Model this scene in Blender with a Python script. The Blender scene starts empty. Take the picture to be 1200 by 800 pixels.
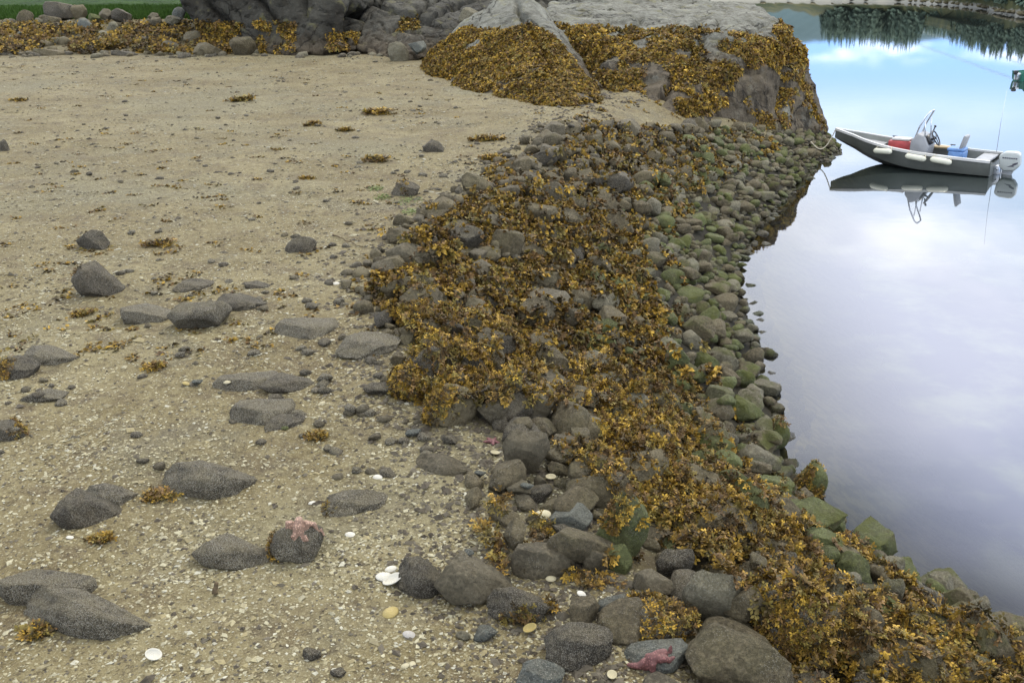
import bpy, bmesh, math, random
import numpy as np
def tick(n): pass
from mathutils import Vector, Matrix

sc = bpy.context.scene
COL = sc.collection
R = math.radians
rng = np.random.default_rng(7)
random.seed(7)

# ------------------------------------------------------------------ camera
PITCH, ROLL, CAMH, FPX = R(19.9), R(1.0), 4.6, 1167.0
_r = np.array([1.0, 0, 0]); _u = np.array([0, math.sin(PITCH), math.cos(PITCH)])
CF = np.array([0, math.cos(PITCH), -math.sin(PITCH)])
CR = _r * math.cos(ROLL) - _u * math.sin(ROLL)
CU = _u * math.cos(ROLL) + _r * math.sin(ROLL)
CP = np.array([0, 0, CAMH])
cam = bpy.data.objects.new('camera', bpy.data.cameras.new('camera'))
COL.objects.link(cam); sc.camera = cam
cam.data.sensor_width = 36; cam.data.lens = FPX * 36 / 1200
cam.data.clip_start = 0.1; cam.data.clip_end = 5000
cam.matrix_world = Matrix(((CR[0], CU[0], -CF[0], 0), (CR[1], CU[1], -CF[1], 0), (CR[2], CU[2], -CF[2], CAMH), (0, 0, 0, 1)))

# ------------------------------------------------------------------ sky, sun, exposure
SUN_EL, SUN_AZ = R(50), R(34)          # azimuth from +Y towards +X
world = bpy.data.worlds.new('World'); sc.world = world; world.use_nodes = True
def build_world():
    nt = world.node_tree; N = nt.nodes; L = nt.links; N.clear()
    out = N.new('ShaderNodeOutputWorld'); bg = N.new('ShaderNodeBackground'); bg.inputs[1].default_value = 0.1
    L.new(bg.outputs[0], out.inputs[0])
    sky = N.new('ShaderNodeTexSky'); sky.sky_type = 'NISHITA'; sky.sun_disc = False
    sky.sun_elevation = SUN_EL; sky.sun_rotation = SUN_AZ; sky.air_density = 1.0; sky.dust_density = 0.6; sky.ozone_density = 2.5
    tc = N.new('ShaderNodeTexCoord'); sep = N.new('ShaderNodeSeparateXYZ'); L.new(tc.outputs['Generated'], sep.inputs[0])
    def M(op, a, b=None, clamp=False):
        m = N.new('ShaderNodeMath'); m.operation = op; m.use_clamp = clamp
        for i, v in enumerate((a, b)):
            if v is None: continue
            if isinstance(v, (int, float)): m.inputs[i].default_value = v
            else: L.new(v, m.inputs[i])
        return m.outputs[0]
    def mix(f, a, b):
        m = N.new('ShaderNodeMix'); m.data_type = 'RGBA'
        for s, v in ((0, f), (6, a), (7, b)):
            if isinstance(v, (tuple, float, int)): m.inputs[s].default_value = v
            else: L.new(v, m.inputs[s])
        return m.outputs[2]
    def ss(v, a, b):
        m = N.new('ShaderNodeMapRange'); m.interpolation_type = 'SMOOTHSTEP'; L.new(v, m.inputs[0])
        m.inputs[1].default_value = a; m.inputs[2].default_value = b; return m.outputs[0]
    z = M('MAXIMUM', sep.outputs[2], 0.0)
    zz = M('ADD', z, 0.16)
    comb = N.new('ShaderNodeCombineXYZ')
    L.new(M('DIVIDE', sep.outputs[0], zz), comb.inputs[0]); L.new(M('DIVIDE', sep.outputs[1], zz), comb.inputs[1])
    def noise(scale, det, w=0.0, dist=0.0):
        n = N.new('ShaderNodeTexNoise'); n.noise_dimensions = '4D'; L.new(comb.outputs[0], n.inputs['Vector'])
        n.inputs['W'].default_value = w; n.inputs['Scale'].default_value = scale; n.inputs['Detail'].default_value = det
        n.inputs['Roughness'].default_value = 0.55; n.inputs['Distortion'].default_value = dist; return n.outputs[0]
    # clear low sky: deep blue just over the hills, paling upwards
    low = mix(ss(z, 0.05, 0.19), (4.6, 8.2, 15.0, 1), (11.5, 14.5, 19.0, 1))
    clear = mix(ss(z, 0.12, 0.6), low, sky.outputs[0])
    # cloud deck: bright lower part, greyer overhead, with breaks
    body = mix(ss(noise(0.95, 5, 5.3), 0.42, 0.60), (16, 17, 19.5, 1), (25.5, 25.7, 26.2, 1))
    body = mix(M('MULTIPLY', ss(z, 0.24, 0.42), 0.6), body, (20, 21, 24, 1))
    body = mix(ss(z, 0.45, 0.8), body, (13.5, 13.8, 14.5, 1))
    # clouds glow more towards the veiled sun and are duller away from it
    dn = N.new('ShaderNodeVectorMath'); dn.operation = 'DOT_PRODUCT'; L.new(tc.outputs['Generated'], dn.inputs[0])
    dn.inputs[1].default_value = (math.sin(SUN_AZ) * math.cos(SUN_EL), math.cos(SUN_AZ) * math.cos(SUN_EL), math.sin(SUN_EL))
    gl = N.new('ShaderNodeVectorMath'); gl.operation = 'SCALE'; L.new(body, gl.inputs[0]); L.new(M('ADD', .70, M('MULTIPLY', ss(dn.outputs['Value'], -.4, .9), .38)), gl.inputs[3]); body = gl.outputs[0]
    cover = M('MULTIPLY', ss(z, 0.085, 0.20), ss(noise(0.55, 6, 1.3, 0.4), 0.33, 0.50))
    # a few low cumulus tops over the far shore
    cl = N.new('ShaderNodeMapping'); L.new(tc.outputs['Generated'], cl.inputs[0]); cl.inputs['Scale'].default_value = (7, 7, 26)
    n2 = N.new('ShaderNodeTexNoise'); L.new(cl.outputs[0], n2.inputs[0]); n2.inputs['Scale'].default_value = 1.0; n2.inputs['Detail'].default_value = 5
    lowc = M('MULTIPLY', ss(n2.outputs[0], 0.50, 0.62), M('MULTIPLY', ss(z, 0.02, 0.045), M('SUBTRACT', 1.0, ss(z, 0.06, 0.085))))
    cov = M('MAXIMUM', cover, M('MULTIPLY', lowc, 0.8))
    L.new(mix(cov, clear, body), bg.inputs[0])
build_world()
sun = bpy.data.objects.new('sun', bpy.data.lights.new('sun', 'SUN')); COL.objects.link(sun)
sun.data.energy = 1.5; sun.data.angle = R(10); sun.data.color = (1.0, 0.91, 0.74)
sd = Vector((math.sin(SUN_AZ) * math.cos(SUN_EL), math.cos(SUN_AZ) * math.cos(SUN_EL), math.sin(SUN_EL)))
sun.rotation_euler = sd.to_track_quat('Z', 'Y').to_euler()
sc.view_settings.view_transform = 'Standard'; sc.view_settings.look = 'None'
sc.view_settings.exposure = 0.42; sc.view_settings.gamma = 1.0
sc.render.engine = 'CYCLES'; sc.cycles.max_bounces = 6; sc.cycles.transparent_max_bounces = 12
sc.cycles.use_denoising = True

# ------------------------------------------------------------------ helpers
def smooth(t, a=0.0, b=1.0):
    t = np.clip((np.asarray(t, float) - a) / (b - a), 0, 1); return t * t * (3 - 2 * t)
def _hash(ix, iy, iz, s):
    n = (ix * 374761393 + iy * 668265263 + iz * 2147483647 + s * 1274126177) & 0xffffffff
    n = ((n ^ (n >> 13)) * 1274126177) & 0xffffffff
    n = ((n ^ (n >> 16)) * 2246822519) & 0xffffffff
    return ((n ^ (n >> 15)) & 0xffffff) / float(0xffffff)
def vnoise(p, s=0):
    p = np.asarray(p, float)
    if p.shape[1] == 2: p = np.concatenate([p, np.zeros((len(p), 1))], 1)
    i = np.floor(p).astype(np.int64); f = p - i; f = f * f * (3 - 2 * f); r = 0
    for dx in (0, 1):
        for dy in (0, 1):
            for dz in (0, 1):
                w = (f[:, 0] if dx else 1 - f[:, 0]) * (f[:, 1] if dy else 1 - f[:, 1]) * (f[:, 2] if dz else 1 - f[:, 2])
                r = r + w * _hash(i[:, 0] + dx, i[:, 1] + dy, i[:, 2] + dz, s)
    return r * 2 - 1
def fbm(p, octv=4, s=0, gain=0.5):
    p = np.asarray(p, float); a, t, r = 1.0, 0.0, 0
    for k in range(octv):
        r = r + a * vnoise(p * (2.03 ** k) + 17.3 * k, s + k); t += a; a *= gain
    return r / t
def project(P):
    P = np.atleast_2d(P) - CP; d = P @ CF
    d = np.where(np.abs(d) < 1e-6, 1e-6, d)
    return 600 + FPX * (P @ CR) / d, 400 - FPX * (P @ CU) / d, d
def ray(px, py):
    px, py = np.atleast_1d(np.asarray(px, float)), np.atleast_1d(np.asarray(py, float))
    return CF[None] + ((px - 600) / FPX)[:, None] * CR[None] - ((py - 400) / FPX)[:, None] * CU[None]
def at_y(px, py, y):
    d = ray(px, py)[0]; return CP + d * (y / d[1])
def at_z(px, py, z):
    d = ray(px, py)[0]; return CP + d * ((z - CAMH) / d[2])

def mesh_np(name, V, F, mat=None, attrs=None, smooth_shade=True):
    """V (n,3); F either (m,3)/(m,4) array; attrs {name: (domain, array)}"""
    me = bpy.data.meshes.new(name); V = np.asarray(V, np.float32); F = np.asarray(F, np.int32); k = F.shape[1]
    me.vertices.add(len(V)); me.vertices.foreach_set('co', V.ravel())
    me.loops.add(F.size); me.loops.foreach_set('vertex_index', F.ravel())
    me.polygons.add(len(F)); me.polygons.foreach_set('loop_start', np.arange(0, F.size, k, dtype=np.int32))
    me.polygons.foreach_set('loop_total', np.full(len(F), k, np.int32))
    me.polygons.foreach_set('use_smooth', np.full(len(F), smooth_shade, bool))
    me.update(calc_edges=True)
    for an, arr in (attrs or {}).items():
        arr = np.asarray(arr, np.float32)
        if arr.ndim == 1:
            a = me.attributes.new(an, 'FLOAT', 'POINT'); a.data.foreach_set('value', arr)
        else:
            a = me.attributes.new(an, 'FLOAT_COLOR', 'POINT')
            if arr.shape[1] == 3: arr = np.concatenate([arr, np.ones((len(arr), 1), np.float32)], 1)
            a.data.foreach_set('color', arr.ravel())
    if mat: me.materials.append(mat)
    return me
def link(name, me, parent=None, loc=None):
    o = bpy.data.objects.new(name, me); COL.objects.link(o)
    if parent: o.parent = parent
    if loc is not None: o.location = loc
    return o
def tag(o, label=None, cat=None, group=None, kind=None):
    if label: o['label'] = label
    if cat: o['category'] = cat
    if group: o['group'] = group
    if kind: o['kind'] = kind
    return o
def empty(name, loc=(0, 0, 0), rz=0):
    o = bpy.data.objects.new(name, None); COL.objects.link(o); o.location = loc; o.rotation_euler = (0, 0, rz); o.empty_display_size = .2
    return o
def mesh_bm(name, bm, mat, smooth_shade=True):
    me = bpy.data.meshes.new(name); bm.normal_update(); bm.to_mesh(me); bm.free()
    for p in me.polygons: p.use_smooth = smooth_shade
    me.materials.append(mat); return me
def tube(bm, pts, r, n=8, cap=True):
    pts = [Vector(p) for p in pts]; rs = r if isinstance(r, (list, tuple)) else [r] * len(pts); rings = []
    for i, p in enumerate(pts):
        t = (pts[min(i + 1, len(pts) - 1)] - pts[max(i - 1, 0)]).normalized()
        a = t.cross(Vector((0, 0, 1)));
        if a.length < .1: a = t.cross(Vector((1, 0, 0)))
        a.normalize(); b = t.cross(a)
        rings.append([bm.verts.new(p + (a * math.cos(2 * math.pi * k / n) + b * math.sin(2 * math.pi * k / n)) * rs[i]) for k in range(n)])
    for A, B in zip(rings, rings[1:]):
        for k in range(n): bm.faces.new((A[k], A[(k + 1) % n], B[(k + 1) % n], B[k]))
    if cap: bm.faces.new(rings[0][::-1]); bm.faces.new(rings[-1])
def prism(bm, prof, y0, y1):
    """profile in XZ extruded along Y"""
    A = [bm.verts.new((x, y0, z)) for x, z in prof]; B = [bm.verts.new((x, y1, z)) for x, z in prof]; n = len(prof)
    bm.faces.new(A); bm.faces.new(B[::-1])
    for k in range(n): bm.faces.new((A[k], B[k], B[(k + 1) % n], A[(k + 1) % n]))
def bevel(bm, w, seg=2):
    bmesh.ops.recalc_face_normals(bm, faces=bm.faces)
    bmesh.ops.bevel(bm, geom=[e for e in bm.edges if e.calc_face_angle(0) > .5], offset=w, segments=seg, affect='EDGES', profile=.5)

# ------------------------------------------------------------------ materials
class Mat:
    def __init__(s, name):
        s.m = bpy.data.materials.new(name); s.m.use_nodes = True; s.nt = s.m.node_tree; s.N = s.nt.nodes; s.L = s.nt.links
        s.N.clear(); s.out = s.N.new('ShaderNodeOutputMaterial'); s.p = s.N.new('ShaderNodeBsdfPrincipled'); s.L.new(s.p.outputs[0], s.out.inputs[0])
        g = s.N.new('ShaderNodeNewGeometry'); s.pos = g.outputs['Position']; s.nor = g.outputs['Normal']
        s.bumpn = None
    def set(s, sock, v):
        if isinstance(v, (int, float)): sock.default_value = v
        elif isinstance(v, tuple): sock.default_value = v if len(v) == 4 or sock.type != 'RGBA' else v + (1,)
        else: s.L.new(v, sock)
    def math(s, op, a, b=0.0, clamp=False):
        m = s.N.new('ShaderNodeMath'); m.operation = op; m.use_clamp = clamp; s.set(m.inputs[0], a); s.set(m.inputs[1], b); return m.outputs[0]
    def mix(s, f, a, b, mode='MIX'):
        m = s.N.new('ShaderNodeMix'); m.data_type = 'RGBA'; m.blend_type = mode
        s.set(m.inputs[0], f); s.set(m.inputs[6], a); s.set(m.inputs[7], b); return m.outputs[2]
    def ss(s, v, a, b, lo=0.0, hi=1.0):
        m = s.N.new('ShaderNodeMapRange'); m.interpolation_type = 'SMOOTHSTEP'; s.set(m.inputs[0], v)
        m.inputs[1].default_value = a; m.inputs[2].default_value = b; m.inputs[3].default_value = lo; m.inputs[4].default_value = hi; return m.outputs[0]
    def noise(s, scale, det=4, rough=.55, vec=None, dist=0.0, w=0.0):
        n = s.N.new('ShaderNodeTexNoise'); n.noise_dimensions = '4D'; s.set(n.inputs['Vector'], vec or s.pos); n.inputs['Scale'].default_value = scale
        n.inputs['Detail'].default_value = det; n.inputs['Roughness'].default_value = rough; n.inputs['Distortion'].default_value = dist
        s.set(n.inputs['W'], w); return n.outputs[0]
    def vor(s, scale, feature='F1', out='Distance', rand=1.0, vec=None):
        n = s.N.new('ShaderNodeTexVoronoi'); n.feature = feature; s.set(n.inputs['Vector'], vec or s.pos); n.inputs['Scale'].default_value = scale
        n.inputs['Randomness'].default_value = rand; return n.outputs[out]
    def scaled(s, sx, sy, sz):
        m = s.N.new('ShaderNodeMapping'); s.L.new(s.pos, m.inputs[0]); m.inputs['Scale'].default_value = (sx, sy, sz); return m.outputs[0]
    def z(s, v=None, i=2):
        n = s.N.new('ShaderNodeSeparateXYZ'); s.L.new(v or s.pos, n.inputs[0]); return n.outputs[i]
    def attr(s, name, out='Fac'):
        n = s.N.new('ShaderNodeAttribute'); n.attribute_name = name; return n.outputs[out]
    def rnd(s):
        n = s.N.new('ShaderNodeObjectInfo'); return s.math('FRACT', s.math('ADD', n.outputs['Random'], s.attr('rnd')))
    def bump(s, h, strength, dist):
        b = s.N.new('ShaderNodeBump'); b.inputs['Strength'].default_value = strength; b.inputs['Distance'].default_value = dist; s.set(b.inputs['Height'], h)
        if s.bumpn: s.L.new(s.bumpn, b.inputs['Normal'])
        s.bumpn = b.outputs[0]; s.L.new(s.bumpn, s.p.inputs['Normal']); return s
    def base(s, c, rough=.8, spec=.3, metal=0.0):
        s.set(s.p.inputs['Base Color'], c); s.set(s.p.inputs['Roughness'], rough); s.set(s.p.inputs['Specular IOR Level'], spec); s.set(s.p.inputs['Metallic'], metal); return s

def stone_mat(name, dark, light, barn=0.3, green=0.6, brown=.5, speck=1.0, fine=90):
    dark = tuple(x * 1.36 for x in dark); light = tuple(x * 1.5 for x in light)
    m = Mat(name); r = m.rnd()
    c = m.mix(r, dark, light)
    c = m.mix(m.ss(m.noise(3.2, 5, w=r), .35, .7, 0, .6), c, tuple(x * .55 for x in dark))
    c = m.mix(m.ss(m.noise(7, 5, .6, w=2.0), .45, .72, 0, brown), c, (.135, .105, .055))
    c = m.mix(m.ss(m.noise(34, 6, .7), .42, .68, 0, .55), c, tuple(x * 1.5 for x in light))
    c = m.mix(m.ss(m.noise(60, 4, .6, w=5.), .5, .72, 0, .6), c, tuple(x * .35 for x in dark))
    sp = m.noise(fine * 1.35, 2, .6, w=7.); bk = min(1, barn * 1.1)
    c = m.mix(m.ss(sp, .52, .60, 0, .75 * bk), c, (.33, .31, .24)); c = m.mix(m.ss(sp, .48, .40, 0, .85 * bk), c, (.014, .011, .008)); c = m.mix(m.ss(m.noise(4.5, 5, .7, w=15.), .50, .62, 0, .6 * bk), c, (.035, .028, .018))
    # barnacles: pale pin-head dots
    v = m.vor(fine); bz = m.math('MULTIPLY', m.ss(v, .22, .34, 1, 0), m.ss(m.noise(5, 4, w=1.), .5 - barn * .4, .62 - barn * .3))
    c = m.mix(m.math('MULTIPLY', bz, min(1, .3 + barn * .5) * speck), c, (.46, .44, .37))
    up_ = m.ss(m.z(m.nor), .3, .95); c = m.mix(m.math('MULTIPLY', up_, m.ss(m.noise(8, 5, .7, w=11.), .38, .62, 0, .72 * bk)), c, m.mix(m.ss(m.noise(110, 2, .7, w=3.), .45, .58), (.12, .10, .058), (.30, .27, .18)))
    # green film of algae low on the shore
    zz = m.z(); up = m.ss(m.z(m.nor), -.2, .7)
    g = m.math('MULTIPLY', m.ss(zz, .15, 1.15, 1, .12), m.ss(m.noise(3.1, 5, .65, w=4.), .46, .62)); g = m.math('MULTIPLY', g, up)
    g = m.math('MULTIPLY', g, green, True)
    c = m.mix(g, c, m.mix(m.noise(12, 3), (.055, .068, .014), (.14, .145, .040)))
    wet = m.ss(zz, -.02, .14, 1, 0)
    c = m.mix(wet, c, m.mix(1.0, c, (.32, .32, .26), 'MULTIPLY'))
    m.base(c, m.mix(wet, (.82,) * 3, (.35,) * 3), .28)
    m.bump(m.noise(8, 7, .75), 1.0, .10); m.bump(m.noise(34, 6, .75), 1.0, .035); m.bump(m.noise(130, 3, .7), .8, .010); m.bump(bz, .6, .004)
    return m.m
M_bank = stone_mat('bank_stone', (.060, .048, .026), (.128, .107, .062), .12, .95)
M_barn = stone_mat('barnacled_stone', (.082, .069, .045), (.138, .120, .080), .9, .12, .3, 1.0, 120)
M_dark = stone_mat('dark_barnacled_stone', (.040, .034, .024), (.075, .063, .044), .55, .1, .6, .8, 130)
M_green = stone_mat('green_stone', (.058, .066, .024), (.105, .118, .042), .05, 2.6)
M_pale = stone_mat('pale_stone', (.098, .088, .056), (.158, .144, .096), .2, .8, .3)
M_smooth = stone_mat('smooth_grey_stone', (.076, .064, .041), (.122, .106, .069), .0, .2, .35)
M_blue = stone_mat('bluish_stone', (.074, .080, .070), (.11, .12, .105), .3, .1, .1)

def rock_mat(name, a, b, dk):
    m = Mat(name)
    c = m.mix(m.ss(m.noise(.7, 6, .6), .35, .65), a, b)
    vec = m.scaled(1.0, .55, 3.2)
    c = m.mix(m.ss(m.noise(1.6, 6, .65, vec, 1.2), .48, .7, 0, .7), c, dk)
    c = m.mix(m.ss(m.noise(9, 6, .7), .5, .75, 0, .6), c, tuple(min(1, x * 1.6) for x in b))
    c = m.mix(m.ss(m.noise(2.2, 4, .5, w=3.), .56, .68, 0, .5), c, (.155, .145, .06))
    n_ = m.z(m.nor); c = m.mix(m.math('MULTIPLY', m.ss(m.z(), 3.1, 2.3, 0, .9), m.ss(m.noise(1.3, 5, .65, w=12.), .28, .48)), c, (.100, .078, .050))
    c = m.mix(m.math('MULTIPLY', m.ss(m.noise(2.6, 6, .7, m.scaled(1.6, 1.2, .5)), .47, .58), m.ss(m.z(), 3.6, 2.6, .25, .8)), c, (.038, .030, .019))
    wv = m.N.new('ShaderNodeVectorMath'); wv.operation = 'MULTIPLY_ADD'; nt_ = m.N.new('ShaderNodeTexNoise'); m.L.new(m.pos, nt_.inputs[0]); nt_.inputs['Scale'].default_value = .8; nt_.inputs['Detail'].default_value = 6
    m.L.new(nt_.outputs['Color'], wv.inputs[0]); wv.inputs[1].default_value = (2.4, 2.4, 2.4); m.L.new(m.scaled(1.1, .35, 1.0), wv.inputs[2])
    e = m.vor(.55, 'DISTANCE_TO_EDGE', vec=wv.outputs[0]); cr = m.math('MULTIPLY', m.ss(e, 0, .028, 1, 0), m.ss(m.noise(.6, 3, w=8.), .42, .52))
    c = m.mix(m.math('MULTIPLY', cr, .75), c, (.02, .018, .014))
    m.base(c, .85, .2)
    m.bump(m.math('SUBTRACT', 1.0, cr), .8, .08); m.bump(m.noise(1.2, 8, .7, m.scaled(1.4, .9, 1.2), 1.0), .8, .22); m.bump(m.noise(4.5, 7, .7), 1.0, .10); m.bump(m.noise(26, 5, .7), .7, .03)
    return m.m
M_rock = rock_mat('outcrop_rock', (.135, .135, .110), (.225, .225, .185), (.06, .054, .04))
M_cliff = rock_mat('cliff_rock', (.022, .020, .015), (.062, .059, .046), (.03, .028, .022))
M_slab = rock_mat('slab_rock', (.042, .040, .032), (.098, .093, .074), (.05, .048, .04))

def beach_mat():
    m = Mat('shell_sand'); f = m.attr('bank')
    big = m.noise(.55, 5, .6); mid = m.noise(2.6, 6, .65, w=2.)
    c = m.mix(m.ss(big, .36, .64), (.116, .091, .040), (.176, .148, .076))
    c = m.mix(m.ss(mid, .50, .62, 0, .75), c, (.090, .068, .036)); c = m.mix(m.ss(m.noise(1.1, 5, .65, w=14.), .52, .64, 0, .7), c, (.105, .092, .056))
    c = m.mix(m.ss(m.noise(4.3, 5, .6, w=6.), .56, .70, 0, .55), c, (.225, .195, .105))
    c = m.mix(m.ss(m.noise(.35, 4, .5, w=9.), .5, .66, 0, .5), c, (.14, .132, .082))
    g = m.noise(95, 3, .8)
    c = m.mix(m.ss(g, .53, .66, 0, .7), c, (.33, .30, .20))
    c = m.mix(m.ss(g, .46, .34, 0, .6), c, (.060, .046, .028))
    v = m.vor(38); vc = m.vor(38, out='Color'); sel = m.ss(m.z(vc, 0), .70, .74); sel2 = m.ss(m.z(vc, 1), .80, .84)
    near = m.ss(v, .24, .34, 1, 0)
    patch = m.ss(m.noise(1.7, 4, .6, w=3.), .42, .6, .25, 1)
    c = m.mix(m.math('MULTIPLY', m.math('MULTIPLY', near, sel), patch), c, (.46, .43, .30))
    c = m.mix(m.math('MULTIPLY', near, sel2), c, (.07, .062, .05))
    hh = m.noise(17, 4, .8, w=5.); c = m.mix(m.ss(hh, .54, .66, 0, .5), c, (.28, .25, .14)); c = m.mix(m.ss(hh, .48, .38, 0, .7), c, (.055, .042, .024))
    # the bank's bed: dark silt with gap shade painted in, olive below the water
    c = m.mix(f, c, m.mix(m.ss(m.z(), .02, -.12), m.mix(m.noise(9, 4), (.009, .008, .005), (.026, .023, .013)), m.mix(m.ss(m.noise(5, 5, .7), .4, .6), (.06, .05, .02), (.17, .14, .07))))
    m.base(c, .9, .2)
    m.bump(mid, .6, .05); m.bump(g, .7, .008); m.bump(m.math('MULTIPLY', near, sel), .7, .008)
    return m.m
M_beach = beach_mat()
def plain(name, c, rough=.5, spec=.4, metal=0.0, var=.15, scale=8, bump=0.0):
    m = Mat(name); n = m.noise(scale, 5, .6)
    m.base(m.mix(m.ss(n, .35, .65), tuple(x * (1 - var) for x in c), tuple(min(1, x * (1 + var)) for x in c)), rough, spec, metal)
    if bump: m.bump(m.noise(scale * 6, 4), .5, bump)
    return m.m
def weed_mat():
    m = Mat('rockweed'); m.base(m.attr('tint', 'Color'), .6, .2)
    m.p.inputs['Subsurface Weight'].default_value = 0.0
    return m.m
M_weed = weed_mat()
def attr_mat(name, rough=.75):
    m = Mat(name); c = m.mix(m.ss(m.noise(60, 3), .4, .6, 0, .35), m.attr('tint', 'Color'), (.12, .10, .07)); m.base(c, rough, .25); return m.m
M_chip = attr_mat('shell_grit')

def water_mat():
    m = Mat('water'); N, L = m.N, m.L
    gl = N.new('ShaderNodeBsdfGlossy'); gl.inputs['Roughness'].default_value = 0.02; gl.inputs['Color'].default_value = (1, 1, 1, 1)
    tr = N.new('ShaderNodeBsdfTransparent'); tr.inputs[0].default_value = (.62, .64, .50, 1)
    di = N.new('ShaderNodeBsdfDiffuse')
    m.set(di.inputs[0], m.mix(m.attr('shoal_sheen'), (.020, .027, .025), m.mix(m.ss(m.noise(.9, 5, .6), .45, .68), (.135, .142, .185), (.175, .188, .20))))  # murky shallows, lightened further to paint in the bright cloud reflection
    bl = N.new('ShaderNodeMixShader'); m.set(bl.inputs[0], m.attr('deep')); L.new(tr.outputs[0], bl.inputs[1]); L.new(di.outputs[0], bl.inputs[2])
    fr = N.new('ShaderNodeFresnel'); fr.inputs[0].default_value = 1.42
    b = N.new('ShaderNodeBump'); b.inputs['Strength'].default_value = .05; b.inputs['Distance'].default_value = .02
    m.set(b.inputs['Height'], m.noise(1.3, 3, .5, m.scaled(1, 1.6, 1)))
    L.new(b.outputs[0], gl.inputs['Normal'])
    ms = N.new('ShaderNodeMixShader'); L.new(fr.outputs[0], ms.inputs[0]); L.new(bl.outputs[0], ms.inputs[1]); L.new(gl.outputs[0], ms.inputs[2])
    L.new(ms.outputs[0], m.out.inputs[0]); N.remove(m.p); return m.m
M_water = water_mat()

# ------------------------------------------------------------------ terrain
SY = [-10, 3, 5.4, 6.24, 6.84, 7.36, 8.2, 9.2, 10.4, 11.7, 13, 16, 17.1, 19.2, 21.1, 23.4, 25.7, 27.5, 29, 31, 36, 45, 60, 75]
SX = [3.9, 3.9, 3.95, 3.72, 3.25, 2.85, 2.66, 2.72, 2.92, 3.15, 3.28, 3.72, 4.1, 4.9, 5.75, 6.8, 7.9, 9.1, 9.5, 9.7, 9.8, 9.5, 5, -8]
EY = [-10, 3, 4.56, 5.9, 7.75, 10.6, 12.6, 15.5, 21.4, 26, 30, 36, 80]
EX = [1.1, .7, .18, -.2, -.95, -1.60, -1.2, -.35, 1.25, 3.1, 4.2, 5, 5]
def shore_x(y): return np.interp(y, SY, SX)
def crest_x(y): return np.minimum(np.interp(y, EY, EX), shore_x(y) - 1.5)
def s_of(x, y): return (x - crest_x(y)) / (shore_x(y) - crest_x(y))
def beach_z(x, y):
    z = 1.45 + .024 * np.clip(y - 4, -8, 34) + .012 * np.clip(-x - 2, 0, 30)
    far = smooth(y, 36.5, 43) * smooth(x, 3, -3)
    z = z + far * (1.1 + .055 * np.clip(y - 42, 0, 60))
    return z
def terrain(x, y):
    x = np.asarray(x, float); y = np.asarray(y, float); s = s_of(x, y)
    zb = beach_z(x, y)
    crest = .07 * np.exp(-((s - .22) / .2) ** 2) * smooth(y, 40, 30)
    bank = np.where(s > 0, zb * (1 - np.clip(s, 0, 1) ** 1.35), zb) + crest
    under = -.55 * (x - shore_x(y))
    z = np.where(s > 1, np.maximum(under, -2.5), bank)
    p = np.stack([x.ravel(), y.ravel()], 1)
    n = (fbm(p * .45, 3, 3) * .05 + fbm(p * 1.9, 3, 11) * .028 + fbm(p * 7.5, 2, 21) * .010).reshape(x.shape)
    return z + n * np.where(s > 1, .5, 1.0)
_cx0, _cy0, _cs = -45.0, 1.0, .12
_cX, _cY = np.meshgrid(_cx0 + np.arange(530) * _cs, _cy0 + np.arange(680) * _cs)
_CZ = terrain(_cX, _cY)
def tcache(x, y):
    fx = np.clip((x - _cx0) / _cs, 0, 528.99); fy = np.clip((y - _cy0) / _cs, 0, 678.99); ix = fx.astype(int); iy = fy.astype(int); fx = fx - ix; fy = fy - iy
    return (_CZ[iy, ix] * (1 - fx) + _CZ[iy, ix + 1] * fx) * (1 - fy) + (_CZ[iy + 1, ix] * (1 - fx) + _CZ[iy + 1, ix + 1] * fx) * fy
def hit(px, py):
    """ground point under a photo position"""
    d = ray(px, py); n = len(d); lo = np.full(n, 2.0); hi = np.full(n, 80.0); t = lo.copy(); done = np.zeros(n, bool); prev = lo.copy()
    for T in np.geomspace(3.0, 90, 140):
        P = CP + d * T; below = P[:, 2] < tcache(P[:, 0], P[:, 1]); new = below & ~done
        hi = np.where(new, T, hi); lo = np.where(new, prev, lo); done |= below; prev = np.full(n, T)
    for _ in range(14):
        mid = (lo + hi) / 2; P = CP + d * mid[:, None]; b = P[:, 2] < tcache(P[:, 0], P[:, 1]); hi = np.where(b, mid, hi); lo = np.where(b, lo, mid)
    P = CP + d * hi[:, None]; P[:, 2] = terrain(P[:, 0], P[:, 1]); return P

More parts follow.
